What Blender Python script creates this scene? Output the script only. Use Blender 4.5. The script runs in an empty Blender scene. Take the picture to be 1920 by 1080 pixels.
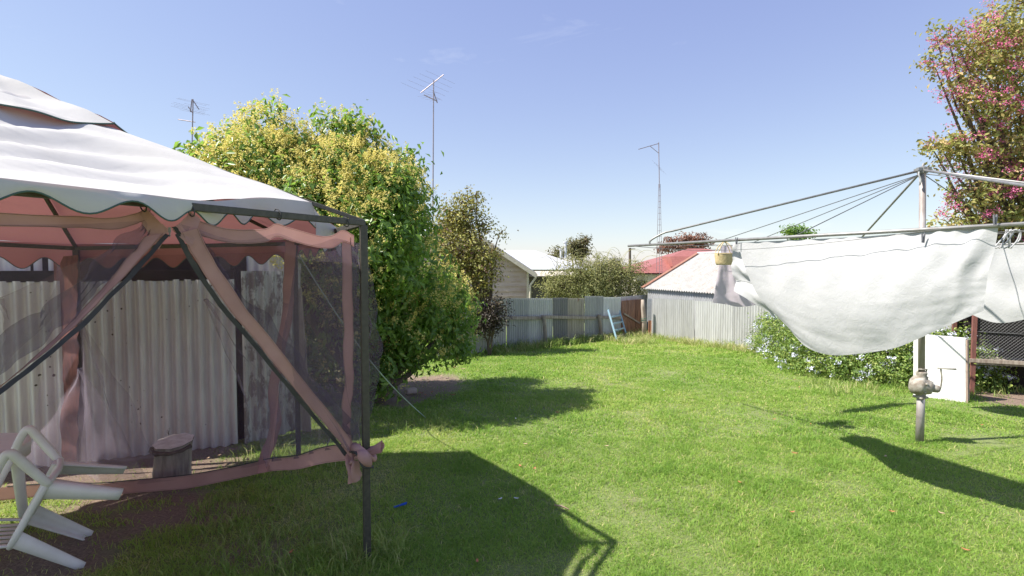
import bpy, math, random
import numpy as np
from mathutils import Vector, Matrix, noise as mnoise
R = math.radians
random.seed(7); rng = np.random.default_rng(7)
SC = bpy.context.scene; COL = SC.collection

# ------------------------------------------------------------------ camera
FPX = 1000.0; CAMZ = 1.8; PITCH = math.atan(43/1000)
cd = bpy.data.cameras.new('camera'); cam = bpy.data.objects.new('camera', cd); COL.objects.link(cam)
cam.location = (0, 0, CAMZ); cam.rotation_euler = (math.pi/2-PITCH, 0, 0)
cd.sensor_width = 36; cd.lens = 36*FPX/1920; cd.clip_end = 5000; cd.clip_start = 0.05
SC.camera = cam
SC.render.resolution_x = 1024; SC.render.resolution_y = 576
# ------------------------------------------------------------------ light
LD = Vector((1.555, 0.21, -2.05)).normalized()
w = bpy.data.worlds.new("World"); SC.world = w; w.use_nodes = True
nt = w.node_tree; nt.nodes.clear()
wo = nt.nodes.new('ShaderNodeOutputWorld'); bg = nt.nodes.new('ShaderNodeBackground')
sky = nt.nodes.new('ShaderNodeTexSky'); sky.sky_type = 'NISHITA'; sky.sun_disc = False
sky.sun_elevation = R(52.6); sky.sun_rotation = R(262.3); sky.air_density = 1.0; sky.dust_density = 0.35; sky.ozone_density = 2.0
bg.inputs[1].default_value = 0.15
tint = nt.nodes.new('ShaderNodeMix'); tint.data_type = 'RGBA'; tint.blend_type = 'MULTIPLY'
tint.inputs[0].default_value = 1.0; tint.inputs[7].default_value = (.755, .77, .755, 1)
tc = nt.nodes.new('ShaderNodeTexCoord'); mp = nt.nodes.new('ShaderNodeMapping'); mp.inputs['Scale'].default_value = (1.0, 1.6, 5.5)
mp.inputs['Rotation'].default_value = (0.15, 0.1, 0.3)
nz = nt.nodes.new('ShaderNodeTexNoise'); nz.inputs['Scale'].default_value = 2.6; nz.inputs['Detail'].default_value = 9; nz.inputs['Roughness'].default_value = 0.62
nz.inputs['Distortion'].default_value = 0.6
rp = nt.nodes.new('ShaderNodeValToRGB'); rp.color_ramp.elements[0].position = 0.63; rp.color_ramp.elements[1].position = 0.90
sp = nt.nodes.new('ShaderNodeSeparateXYZ')
mr = nt.nodes.new('ShaderNodeMapRange'); mr.inputs[1].default_value = 0.0; mr.inputs[2].default_value = 0.30; mr.inputs[3].default_value = 0.9; mr.inputs[4].default_value = 0.28
mu = nt.nodes.new('ShaderNodeMath'); mu.operation = 'MULTIPLY'
cl = nt.nodes.new('ShaderNodeMix'); cl.data_type = 'RGBA'; cl.inputs[7].default_value = (3.0, 3.05, 3.15, 1)
L = nt.links.new
sc_ = nt.nodes.new('ShaderNodeSeparateColor'); cc_ = nt.nodes.new('ShaderNodeCombineColor'); L(sky.outputs[0], sc_.inputs[0])
for i_, (g_, k_) in enumerate(((.643, .925), (.695, .817), (.436, 1.406))):   # camera response: flattens the sky's gradient
    pw_ = nt.nodes.new('ShaderNodeMath'); pw_.operation = 'POWER'; pw_.inputs[1].default_value = g_; L(sc_.outputs[i_], pw_.inputs[0])
    ml_ = nt.nodes.new('ShaderNodeMath'); ml_.operation = 'MULTIPLY'; ml_.inputs[1].default_value = k_; L(pw_.outputs[0], ml_.inputs[0]); 
    hi_ = nt.nodes.new('ShaderNodeMath'); hi_.operation = 'SUBTRACT'; hi_.inputs[1].default_value = 6.8; L(sc_.outputs[i_], hi_.inputs[0])   # the bright sky round the sun stays bright
    mx_ = nt.nodes.new('ShaderNodeMath'); mx_.operation = 'MAXIMUM'; mx_.inputs[1].default_value = 0; L(hi_.outputs[0], mx_.inputs[0])
    ad_ = nt.nodes.new('ShaderNodeMath'); ad_.operation = 'ADD'; L(ml_.outputs[0], ad_.inputs[0]); L(mx_.outputs[0], ad_.inputs[1]); L(ad_.outputs[0], cc_.inputs[i_])
L(cc_.outputs[0], tint.inputs[6]); L(tc.outputs['Generated'], mp.inputs[0]); L(mp.outputs[0], nz.inputs['Vector']); L(nz.outputs[0], rp.inputs[0])
L(tc.outputs['Generated'], sp.inputs[0]); L(sp.outputs[2], mr.inputs[0]); L(rp.outputs[0], mu.inputs[0]); L(mr.outputs[0], mu.inputs[1])
L(mu.outputs[0], cl.inputs[0]); L(tint.outputs[2], cl.inputs[6]); L(cl.outputs[2], bg.inputs[0]); L(bg.outputs[0], wo.inputs[0])
sd = bpy.data.lights.new('sun', 'SUN'); so = bpy.data.objects.new('sun', sd); COL.objects.link(so)
sd.energy = 3.3; sd.angle = R(0.53); sd.color = (1, 0.95, 0.87); so.rotation_euler = LD.to_track_quat('-Z', 'Y').to_euler()
so.location = (-8, -1, 14)
SC.view_settings.view_transform = 'Standard'; SC.view_settings.look = 'None'; SC.view_settings.gamma = 1; SC.view_settings.exposure = 1.5

# ------------------------------------------------------------------ helpers
def ray(px, py):
    x = (px-960)/FPX; y = -(py-540)/FPX; c, s = math.cos(PITCH), math.sin(PITCH)
    return Vector((x, c+y*s, -s+y*c))
def at(px, py, Y):
    r = ray(px, py); k = Y/r.y
    return Vector((r.x*k, Y, CAMZ+r.z*k))
def atz(px, py, z):
    r = ray(px, py); k = (z-CAMZ)/r.z
    return Vector((r.x*k, r.y*k, z))
def gz(x, y):
    d = min(max(0.0, y-5), 40); return -0.049*d*d/(d+2)
def G(px, py):
    lo, hi = 0.5, 60
    for _ in range(50):
        m = (lo+hi)/2; p = at(px, py, m)
        if p.z > gz(p.x, p.y): lo = m
        else: hi = m
    p = at(px, py, lo); p.z = gz(p.x, p.y); return p
def GX(px, Y):
    x = (px-960)/FPX*Y*1.003; return Vector((x, Y, gz(x, Y)))
def onplane(px, py, P, n):
    r = ray(px, py); o = Vector((0, 0, CAMZ)); return o+r*((P-o).dot(n)/r.dot(n))
def tag(o, label=None, cat=None, group=None, kind=None):
    if label: o['label'] = label
    if cat: o['category'] = cat
    if group: o['group'] = group
    if kind: o['kind'] = kind
    return o
def thing(name, loc, label, cat, group=None):
    o = bpy.data.objects.new(name, None); COL.objects.link(o); o.location = loc; o.empty_display_size = 0.1
    return tag(o, label, cat, group)
class MB:
    def __init__(s): s.v = []; s.f = []; s.t = None
    def poly(s, pts):
        b = len(s.v); s.v += [tuple(p) for p in pts]; s.f.append(tuple(range(b, b+len(pts)))); return s
    def hexa(s, P):   # 8 points: bottom 4 ccw, top 4 ccw
        b = len(s.v); s.v += [tuple(p) for p in P]
        s.f += [tuple(b+i for i in q) for q in ((3,2,1,0),(4,5,6,7),(0,1,5,4),(1,2,6,5),(2,3,7,6),(3,0,4,7))]; return s
    def box(s, c, size, M=None):
        c = Vector(c); P = []
        for z in (-1, 1):
            for x, y in ((-1,-1),(1,-1),(1,1),(-1,1)):
                q = Vector((x*size[0]/2, y*size[1]/2, z*size[2]/2))
                P.append(c+(M@q if M else q))
        return s.hexa(P)
    def bar(s, a, b, wd, dp, up=(0,0,1)):
        a = Vector(a); b = Vector(b); d = (b-a); l = d.length; d.normalize()
        u = Vector(up)
        if abs(d.dot(u)) > .97: u = Vector((0,1,0))
        x = d.cross(u).normalized(); y = x.cross(d).normalized()
        P = []
        for q in (a, b):
            for i, j in ((-1,-1),(1,-1),(1,1),(-1,1)): P.append(q+x*(i*wd/2)+y*(j*dp/2))
        return s.hexa(P)
    def tube(s, pts, r, n=8, cap=True):
        pts = [Vector(p) for p in pts]; m = len(pts)
        if not hasattr(r, '__len__'): r = [r]*m
        b0 = len(s.v); prev = None
        for i, p in enumerate(pts):
            d = (pts[min(i+1, m-1)]-pts[max(i-1, 0)]).normalized()
            if prev is None:
                u = Vector((0,0,1)) if abs(d.z) < .9 else Vector((1,0,0)); x = d.cross(u).normalized()
            else:
                x = (prev-d*prev.dot(d)).normalized()
            prev = x; y = d.cross(x)
            for k in range(n):
                a = 2*math.pi*k/n; s.v.append(tuple(p+(x*math.cos(a)+y*math.sin(a))*r[i]))
        for i in range(m-1):
            for k in range(n):
                a = b0+i*n+k; c = b0+i*n+(k+1)%n; s.f.append((a, c, c+n, a+n))
        if cap:
            s.f.append(tuple(b0+k for k in range(n-1, -1, -1))); s.f.append(tuple(b0+(m-1)*n+k for k in range(n)))
        return s
    def grid(s, A):
        n, m = len(A), len(A[0]); b = len(s.v)
        for row in A:
            for p in row: s.v.append(tuple(p))
        for i in range(n-1):
            for j in range(m-1): s.f.append((b+i*m+j, b+i*m+j+1, b+(i+1)*m+j+1, b+(i+1)*m+j))
        return s
    def build(s, name, mat, parent=None, smooth=False, thick=0, bevel=0):
        me = bpy.data.meshes.new(name); o = bpy.data.objects.new(name, me); COL.objects.link(o)
        off = Vector((0,0,0))
        if parent is not None:
            o.parent = parent; off = parent.location.copy(); q = parent.parent
            while q is not None: off += q.location; q = q.parent
        me.from_pydata([tuple(Vector(v)-off) for v in s.v], [], s.f); me.materials.append(mat)
        if smooth:
            for p in me.polygons: p.use_smooth = True
        if thick:
            md = o.modifiers.new('solid', 'SOLIDIFY'); md.thickness = thick; md.offset = 0
        if bevel:
            md = o.modifiers.new('bevel', 'BEVEL'); md.width = bevel; md.segments = 2; md.limit_method = 'ANGLE'
        me.update(); return o
def npmesh(name, V, F, mat, parent=None, tints=None, smooth=False):
    """V (n,3), F (m,k) constant k"""
    me = bpy.data.meshes.new(name); off = np.array(parent.location) if parent is not None else np.zeros(3)
    V = np.asarray(V, dtype=np.float32)-off.astype(np.float32); F = np.asarray(F, dtype=np.int32); k = F.shape[1]
    me.vertices.add(len(V)); me.vertices.foreach_set('co', V.ravel())
    me.loops.add(F.size); me.loops.foreach_set('vertex_index', F.ravel())
    me.polygons.add(len(F)); me.polygons.foreach_set('loop_start', np.arange(0, F.size, k, dtype=np.int32))
    me.polygons.foreach_set('loop_total', np.full(len(F), k, dtype=np.int32))
    if tints is not None:
        a = me.attributes.new('tint', 'FLOAT', 'FACE'); a.data.foreach_set('value', np.asarray(tints, dtype=np.float32))
    me.materials.append(mat); me.update(calc_edges=True)
    if smooth: me.polygons.foreach_set('use_smooth', np.ones(len(F), dtype=bool))
    o = bpy.data.objects.new(name, me); COL.objects.link(o)
    if parent is not None: o.parent = parent
    return o
def sstep(a, b, x):
    t = min(max((x-a)/(b-a), 0), 1); return t*t*(3-2*t)
def lerp(a, b, t): return a+(b-a)*t
def fn(p, s=1.0): return mnoise.noise(Vector(p)*s)

# ------------------------------------------------------------------ materials
def nm(name):
    m = bpy.data.materials.new(name); m.use_nodes = True; n = m.node_tree
    return m, n, n.nodes['Principled BSDF'], n.nodes['Material Output']
def c4(c): return (c[0], c[1], c[2], 1)
def noise_node(n, scale, detail=6, rough=.6, stretch=None, dist=0):
    t = n.nodes.new('ShaderNodeTexCoord'); z = n.nodes.new('ShaderNodeTexNoise')
    z.inputs['Scale'].default_value = scale; z.inputs['Detail'].default_value = detail; z.inputs['Roughness'].default_value = rough
    z.inputs['Distortion'].default_value = dist
    if stretch:
        m = n.nodes.new('ShaderNodeMapping'); m.inputs['Scale'].default_value = stretch
        n.links.new(t.outputs['Object'], m.inputs[0]); n.links.new(m.outputs[0], z.inputs['Vector'])
    else: n.links.new(t.outputs['Object'], z.inputs['Vector'])
    return z
def ramp(n, src, stops):
    r = n.nodes.new('ShaderNodeValToRGB'); e = r.color_ramp.elements
    while len(e) < len(stops): e.new(.5)
    for i, (p, c) in enumerate(stops): e[i].position = p; e[i].color = c4(c)
    n.links.new(src, r.inputs[0]); return r
def mixc(n, f, a, b):
    m = n.nodes.new('ShaderNodeMix'); m.data_type = 'RGBA'
    for s, k in ((f, 0), (a, 6), (b, 7)):
        if hasattr(s, 'links'): n.links.new(s, m.inputs[k])
        else: m.inputs[k].default_value = s if k == 0 else c4(s)
    return m.outputs[2]
def bump(n, b, src, st=.3, dist=.01):
    u = n.nodes.new('ShaderNodeBump'); u.inputs['Strength'].default_value = st; u.inputs['Distance'].default_value = dist
    n.links.new(src, u.inputs['Height']); n.links.new(u.outputs[0], b.inputs['Normal'])
def simple(name, c1, c2=None, rough=.6, metal=0, scale=12, st=.2, dist=.004, stretch=None, spec=.5, lo=.35, hi=.65):
    m, n, b, o = nm(name); c2 = c2 or tuple(x*.75 for x in c1)
    z = noise_node(n, scale, stretch=stretch); r = ramp(n, z.outputs[0], [(lo, c1), (hi, c2)])
    n.links.new(r.outputs[0], b.inputs['Base Color']); b.inputs['Roughness'].default_value = rough; b.inputs['Metallic'].default_value = metal
    b.inputs['Specular IOR Level'].default_value = spec
    if st: bump(n, b, z.outputs[0], st, dist)
    return m
def leafmat(name, stops, trans=.35, rough=.45, tcol=(.25,.4,.04), spec=.4):
    m, n, b, o = nm(name); a = n.nodes.new('ShaderNodeAttribute'); a.attribute_name = 'tint'
    r = ramp(n, a.outputs['Fac'], stops); n.links.new(r.outputs[0], b.inputs['Base Color'])
    b.inputs['Roughness'].default_value = rough; b.inputs['Specular IOR Level'].default_value = spec
    t = n.nodes.new('ShaderNodeBsdfTranslucent'); mx = n.nodes.new('ShaderNodeMixShader'); mx.inputs[0].default_value = trans
    tm = n.nodes.new('ShaderNodeMix'); tm.data_type = 'RGBA'; tm.inputs[0].default_value = .5; tm.inputs[7].default_value = c4(tcol)
    n.links.new(r.outputs[0], tm.inputs[6]); n.links.new(tm.outputs[2], t.inputs[0])
    n.links.new(b.outputs[0], mx.inputs[1]); n.links.new(t.outputs[0], mx.inputs[2]); n.links.new(mx.outputs[0], o.inputs[0])
    return m
def corrmat(name, base, base2, rust=(.16,.07,.035), rlo=.62, rhi=.70, paint=None, streak=.5, rough=.5, metal=.25):
    m, n, b, o = nm(name)
    z1 = noise_node(n, 3.0, 8, .65, (6, 6, .7)); r1 = ramp(n, z1.outputs[0], [(.35, base), (.65, base2)])
    z0 = noise_node(n, 1.1, 8, .7, (3.5, 3.5, .45), .3); r0 = ramp(n, z0.outputs[0], [(.42, (1,1,1)), (.70, (.80,.79,.77))])
    z2 = noise_node(n, 2.2, 10, .7, (2.5, 2.5, 1.2), .4); r2 = ramp(n, z2.outputs[0], [(rlo, (0,0,0)), (rhi, (1,1,1))])
    ml = n.nodes.new('ShaderNodeMix'); ml.data_type = 'RGBA'; ml.blend_type = 'MULTIPLY'; ml.inputs[0].default_value = 1
    n.links.new(r1.outputs[0], ml.inputs[6]); n.links.new(r0.outputs[0], ml.inputs[7])
    col = mixc(n, r2.outputs[0], ml.outputs[2], rust)
    if name == 'shed_iron':
        t_ = n.nodes.new('ShaderNodeTexCoord'); vo_ = n.nodes.new('ShaderNodeTexVoronoi'); vo_.inputs['Scale'].default_value = 12; n.links.new(t_.outputs['Object'], vo_.inputs['Vector'])
        nn_ = noise_node(n, 20, 4, .6); ad_ = n.nodes.new('ShaderNodeMath'); ad_.operation = 'MULTIPLY_ADD'; ad_.inputs[1].default_value = .42; n.links.new(nn_.outputs[0], ad_.inputs[0]); n.links.new(vo_.outputs['Distance'], ad_.inputs[2])
        nm_ = noise_node(n, 1.6, 4, .6); rm_ = n.nodes.new('ShaderNodeMapRange'); rm_.inputs[1].default_value = .42; rm_.inputs[2].default_value = .68; rm_.inputs[3].default_value = .16; rm_.inputs[4].default_value = -.08
        n.links.new(nm_.outputs[0], rm_.inputs[0]); a2_ = n.nodes.new('ShaderNodeMath'); a2_.operation = 'ADD'; n.links.new(ad_.outputs[0], a2_.inputs[0]); n.links.new(rm_.outputs[0], a2_.inputs[1])
        rs_ = ramp(n, a2_.outputs[0], [(.33, (1,1,1)), (.36, (0,0,0))]); col = mixc(n, rs_.outputs[0], col, (.06,.035,.03))
    if paint:
        z3 = noise_node(n, 5, 10, .75, (1.5, 1.5, .7), .1); r3 = ramp(n, z3.outputs[0], [(paint[1], (0,0,0)), (paint[1]+.03, (1,1,1))])
        col = mixc(n, r3.outputs[0], col, paint[0])
    n.links.new(col, b.inputs['Base Color']); b.inputs['Roughness'].default_value = rough; b.inputs['Metallic'].default_value = metal
    bump(n, b, z2.outputs[0], .15, .003)
    return m
def clothmat(name, c1, c2, trans=.3, tcol=None, bst=.25, bs=14, bd=.02):
    m, n, b, o = nm(name); z = noise_node(n, 5, 5, .55); r = ramp(n, z.outputs[0], [(.4, c1), (.62, c2)])
    n.links.new(r.outputs[0], b.inputs['Base Color']); b.inputs['Roughness'].default_value = .85; b.inputs['Specular IOR Level'].default_value = .15
    z2 = noise_node(n, bs, 6, .6, dist=.8); bump(n, b, z2.outputs[0], bst, bd)
    t = n.nodes.new('ShaderNodeBsdfTranslucent'); t.inputs[0].default_value = c4(tcol or c1)
    mx = n.nodes.new('ShaderNodeMixShader'); mx.inputs[0].default_value = trans
    n.links.new(b.outputs[0], mx.inputs[1]); n.links.new(t.outputs[0], mx.inputs[2]); n.links.new(mx.outputs[0], o.inputs[0])
    return m
def canopymat():
    m, n, b, o = nm('canopy_cloth'); g = n.nodes.new('ShaderNodeNewGeometry')
    z = noise_node(n, 3, 6, .6); r = ramp(n, z.outputs[0], [(.35, (.62,.61,.585)), (.65, (.56,.55,.52))])
    col = mixc(n, g.outputs['Backfacing'], (.37,.155,.155), r.outputs[0])
    n.links.new(col, b.inputs['Base Color']); b.inputs['Roughness'].default_value = .8; b.inputs['Specular IOR Level'].default_value = .2
    z2 = noise_node(n, 9, 4, .5, dist=.6); bump(n, b, z2.outputs[0], .2, .012)
    t = n.nodes.new('ShaderNodeBsdfTranslucent'); t.inputs[0].default_value = (.45,.19,.19,1)
    mx = n.nodes.new('ShaderNodeMixShader'); mx.inputs[0].default_value = .17
    n.links.new(b.outputs[0], mx.inputs[1]); n.links.new(t.outputs[0], mx.inputs[2]); n.links.new(mx.outputs[0], o.inputs[0])
    return m
def netmat(name, alpha, col=(.20,.15,.22)):
    m, n, b, o = nm(name); b.inputs['Base Color'].default_value = c4(col); b.inputs['Roughness'].default_value = .8
    t = n.nodes.new('ShaderNodeBsdfTransparent'); mx = n.nodes.new('ShaderNodeMixShader')
    z = noise_node(n, 6, 3, .5, (1,1,.3)); r = n.nodes.new('ShaderNodeMapRange')
    r.inputs[1].default_value = .3; r.inputs[2].default_value = .7; r.inputs[3].default_value = alpha-.05; r.inputs[4].default_value = alpha+.06
    n.links.new(z.outputs[0], r.inputs[0]); n.links.new(r.outputs[0], mx.inputs[0])
    tr = n.nodes.new('ShaderNodeBsdfTranslucent'); tr.inputs[0].default_value = c4(col); m2 = n.nodes.new('ShaderNodeMixShader'); m2.inputs[0].default_value = .4
    n.links.new(b.outputs[0], m2.inputs[1]); n.links.new(tr.outputs[0], m2.inputs[2])
    n.links.new(t.outputs[0], mx.inputs[1]); n.links.new(m2.outputs[0], mx.inputs[2]); n.links.new(mx.outputs[0], o.inputs[0])
    return m
M = {}
M['frame'] = simple('dark_bronze_paint', (.055,.05,.043), (.085,.077,.065), .5, .2, 40, .1, .001)
M['canopy'] = canopymat()
M['band'] = clothmat('terracotta_band', (.55,.335,.31), (.46,.275,.255), .30, (.58,.30,.28), .35, 38, .006)
M['seam'] = simple('seam_thread', (.30,.17,.14), None, .9); M['zip'] = simple('black_zip', (.03,.028,.03), (.06,.055,.05), .8)
M['trim'] = simple('green_trim', (.07,.12,.10), None, .8)
M['net'] = netmat('insect_net', .19); M['net2'] = netmat('insect_net_double', .50, (.15,.12,.17)); M['net3'] = netmat('insect_net_sunlit', .24, (.42,.36,.44))  # last one is the same netting with a sunlit look put into its colour
M['plastic'] = simple('white_resin', (.80,.77,.72), (.70,.67,.61), .42, 0, 7, .08, .002)
M['wood'] = simple('weathered_wood', (.42,.37,.31), (.22,.18,.145), .85, 0, 4, .6, .006, (6,6,.8))
M['woodlight'] = simple('pale_timber', (.42,.36,.29), (.25,.19,.15), .85, 0, 5, .5, .004, (6,6,.8))
M['cut'] = simple('cut_wood', (.85,.78,.68), (.60,.52,.43), .9, 0, 14, .4, .004)
M['bark'] = simple('bark', (.16,.12,.085), (.08,.06,.045), .9, 0, 9, .7, .01, (3,3,.7))
M['galv'] = simple('galvanised_tube', (.30,.30,.29), (.22,.21,.20), .5, .45, 15, .1, .001)
M['galvpole'] = simple('galvanised_pole', (.40,.37,.36), (.24,.20,.18), .6, .15, 9, .3, .002, (1,1,.35))
M['cast'] = simple('cast_metal', (.42,.40,.35), (.22,.18,.14), .7, .15, 22, .6, .003)
M['wire'] = simple('line_wire', (.12,.12,.12), None, .6, .2)
M['sheet'] = clothmat('white_cotton', (.53,.527,.53), (.50,.50,.505), .22, (.54,.54,.56), .6, 22, .007)
M['pink'] = clothmat('lilac_cotton', (.56,.50,.545), (.52,.46,.51), .4, (.66,.58,.63))
M['wall'] = corrmat('shed_iron', (.74,.71,.72), (.60,.56,.59), (.07,.04,.03), .66, .69)
M['wallpeel'] = corrmat('peeling_iron', (.62,.60,.58), (.48,.46,.44), (.10,.06,.045), .70, .74, ((.24,.20,.19), .50))
M['rustpost'] = simple('red_rusty_timber', (.24,.09,.07), (.14,.06,.05), .85, 0, 9, .5, .005, (4,4,1))
M['dark'] = simple('dark_timber', (.018,.013,.012), (.03,.02,.018), .9)
# ------------------------------------------------------------------ ground
def dirt(x, y):
    """0 grass .. 1 bare earth"""
    n = .5*fn((x*1.6, y*1.6, 3))+.3*fn((x*5, y*5, 9))
    d = 0
    # floor of the tent and in front of the iron wall
    d = max(d, 1.25-((x+3.7)**2/2.2+(y-4.75)**2/.55))
    d = max(d, 1.0-((x+2.95)**2/.75+(y-4.0)**2/.16))
    d = max(d, 0.85-((x+2.9)**2/.8+(y-3.3)**2/.40)); d = max(d, 1.15-((x+2.45)**2/.45+(y-3.75)**2/.07)); d = max(d, .50-((x+1.8)**2/1.2+(y-3.3)**2/.8))
    # under the flowering tree and along the hedge
    d = max(d, 1.3-((x+1.7)**2/1.0+(y-8.2)**2/2.2))
    d = max(d, 1.2-((x+3.5)**2/3+(y-8.0)**2/6))
    d = max(d, 1.0-((x-7.1)**2/1.2+(y-7.3)**2/1.4))
    return min(max((d+n-.25)*2.2, 0), 1)
def axis(lo, hi, a, b, st, far):
    c = list(np.arange(a, b+1e-6, st)); s = st; p = a; q = b; l = []; r = []
    while p > lo: s *= 1.35; p -= s; l.append(max(p, lo))
    s = st
    while q < hi: s *= 1.35; q += s; r.append(min(q, hi))
    return l[::-1]+c+r
xs = axis(-900, 900, -6, 9, .07, 0); ys = axis(-30, 2500, 0.5, 18, .07, 0)
VV = np.array([(x, y, gz(x, y)+(.012*fn((x*.9, y*.9, 0)) if 0 < y < 25 else 0)) for y in ys for x in xs], dtype=np.float32)
nx, ny = len(xs), len(ys); idx = np.arange(nx*ny).reshape(ny, nx)
FF = np.stack([idx[:-1,:-1].ravel(), idx[:-1,1:].ravel(), idx[1:,1:].ravel(), idx[1:,:-1].ravel()], 1)
m, n, b, o = nm('lawn_soil'); a = n.nodes.new('ShaderNodeAttribute'); a.attribute_name = 'dirt'
zz = noise_node(n, 1.5, 10, .7); zd = noise_node(n, 14, 8, .75)
rg = ramp(n, zd.outputs[0], [(.35, (.13,.17,.05)), (.65, (.22,.26,.09))])
zd2 = noise_node(n, 55, 8, .8); rd = ramp(n, zd2.outputs[0], [(.3, (.10,.07,.05)), (.5, (.21,.15,.11)), (.72, (.38,.29,.22))])
n.links.new(mixc(n, a.outputs['Fac'], rg.outputs[0], rd.outputs[0]), b.inputs['Base Color']); b.inputs['Roughness'].default_value = .95
bump(n, b, zd.outputs[0], .9, .03)
ground = npmesh('lawn_ground', VV, FF, m, smooth=True); tag(ground, kind='structure')
at_ = ground.data.attributes.new('dirt', 'FLOAT', 'POINT')
at_.data.foreach_set('value', np.array([dirt(v[0], v[1]) if abs(v[0]) < 12 and v[1] < 20 else 0 for v in VV], dtype=np.float32))

# grass blades
M['grass'] = leafmat('grass_blade', [(0, (.62,.54,.26)), (.12, (.45,.50,.13)), (.38, (.30,.435,.085)), (.7, (.23,.38,.065)), (1, (.14,.27,.045))], .45, .55, (.44,.62,.09), .22)
def blades(P, h, wd, lean, tints, name=None):
    N = len(P); a = rng.uniform(0, 2*np.pi, N); b = rng.uniform(0, 2*np.pi, N)
    dx, dy = np.cos(a)*wd/2, np.sin(a)*wd/2; lx, ly = np.cos(b)*lean*h, np.sin(b)*lean*h
    z0 = np.zeros(N)
    v0 = P+np.stack([-dx, -dy, z0], 1); v1 = P+np.stack([dx, dy, z0], 1)
    mid = P+np.stack([lx*.35, ly*.35, h*.6], 1); v2 = mid+np.stack([dx*.8, dy*.8, z0], 1); v3 = mid-np.stack([dx*.8, dy*.8, z0], 1)
    tip = P+np.stack([lx, ly, h*(1-.25*lean)], 1); v4 = tip+np.stack([dx*.15, dy*.15, z0], 1); v5 = tip-np.stack([dx*.15, dy*.15, z0], 1)
    V = np.stack([v0, v1, v2, v3, v4, v5], 1).reshape(-1, 3); k = np.arange(N)*6
    F = np.concatenate([np.stack([k, k+1, k+2, k+3], 1), np.stack([k+3, k+2, k+4, k+5], 1)], 0)
    return V, F, np.concatenate([tints, tints])
def gzv(y): d = np.clip(y-5, 0, 40); return -0.049*d*d/(d+2)
def vnoise(x, y, s, seed=0):
    r = np.random.default_rng(seed); T = r.random((64, 64)); x = x*s+100; y = y*s+100
    i = np.floor(x).astype(int); j = np.floor(y).astype(int); fx = x-i; fy = y-j; fx = fx*fx*(3-2*fx); fy = fy*fy*(3-2*fy)
    g = lambda a, b: T[a % 64, b % 64]
    return (g(i, j)*(1-fx)+g(i+1, j)*fx)*(1-fy)+(g(i, j+1)*(1-fx)+g(i+1, j+1)*fx)*fy
DX = np.arange(-8, 12, .1); DY = np.arange(0, 20, .1); DT = np.array([[dirt(x, y) for x in DX] for y in DY])
def dirtv(x, y):
    i = np.clip(((x+8)/.1).astype(int), 0, len(DX)-1); j = np.clip((y/.1).astype(int), 0, len(DY)-1); return DT[j, i]
def fence2x(y): return 4.6+(16-y)*.66    # right of the side fence there is no lawn
VS, FS, TS = [], [], []; base = 0
for (y0, y1, dens, h, wd) in ((1.9, 3.6, 15000, .034, .0038), (3.6, 5.5, 9500, .034, .005), (5.5, 8.5, 4300, .036, .008), (8.5, 12, 2000, .042, .012), (12, 17.2, 1100, .052, .018)):
    x0, x1 = -1.02*y1-.3, 1.02*y1+.5
    x0 = max(x0, -5.2); x1 = min(x1, 9)
    N = int((y1-y0)*(x1-x0)*dens); x = rng.uniform(x0, x1, N); y = rng.uniform(y0, y1, N)
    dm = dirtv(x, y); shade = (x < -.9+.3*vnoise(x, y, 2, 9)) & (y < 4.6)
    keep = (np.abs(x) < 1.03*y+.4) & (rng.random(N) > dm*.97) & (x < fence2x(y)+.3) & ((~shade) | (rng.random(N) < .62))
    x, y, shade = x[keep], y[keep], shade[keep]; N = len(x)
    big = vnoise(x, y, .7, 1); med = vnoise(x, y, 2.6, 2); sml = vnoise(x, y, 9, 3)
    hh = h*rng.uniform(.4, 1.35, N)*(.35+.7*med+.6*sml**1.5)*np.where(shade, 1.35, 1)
    patch = vnoise(x+3, y, 1.3, 11); t = np.clip(.0+.45*big+.35*med+.3*sml-.45*np.clip((patch-.68)*4, 0, 1)*rng.random(N)+rng.normal(0, .15, N)-(rng.random(N) < .07)*.6+np.where(shade, -.16, 0), 0, 1)  # shaded blades coloured yellower: dry straw, and a lift for weak fill light
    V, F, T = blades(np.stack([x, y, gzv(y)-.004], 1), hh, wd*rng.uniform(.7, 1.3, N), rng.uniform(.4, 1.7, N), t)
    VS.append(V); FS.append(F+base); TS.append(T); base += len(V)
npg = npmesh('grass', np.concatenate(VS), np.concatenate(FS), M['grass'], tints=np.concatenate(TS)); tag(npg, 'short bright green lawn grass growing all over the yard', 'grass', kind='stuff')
# taller tufts
M['weed'] = leafmat('weed_blade', [(0, (.62,.55,.30)), (.25, (.44,.46,.16)), (.6, (.26,.38,.09)), (1, (.15,.25,.05))], .4, .5, (.3,.42,.05), .3)
def tufts(name, spots, label, mat='weed', cat='weeds'):
    Vs, Fs, Ts = [], [], []; b0 = 0
    for (p, r, N, h, wd, t0) in spots:
        P = np.array([[p.x, p.y, p.z]])+np.stack([rng.normal(0, r, N), rng.normal(0, r, N), np.zeros(N)], 1)
        V, F, T = blades(P, h*rng.uniform(.4, 1.2, N), np.full(N, wd), rng.uniform(.3, 1.3, N), np.clip(t0+rng.normal(0, .2, N), 0, 1))
        Vs.append(V); Fs.append(F+b0); Ts.append(T); b0 += len(V)
    return tag(npmesh(name, np.concatenate(Vs), np.concatenate(Fs), M[mat], tints=np.concatenate(Ts)), label, cat, kind='stuff')

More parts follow.
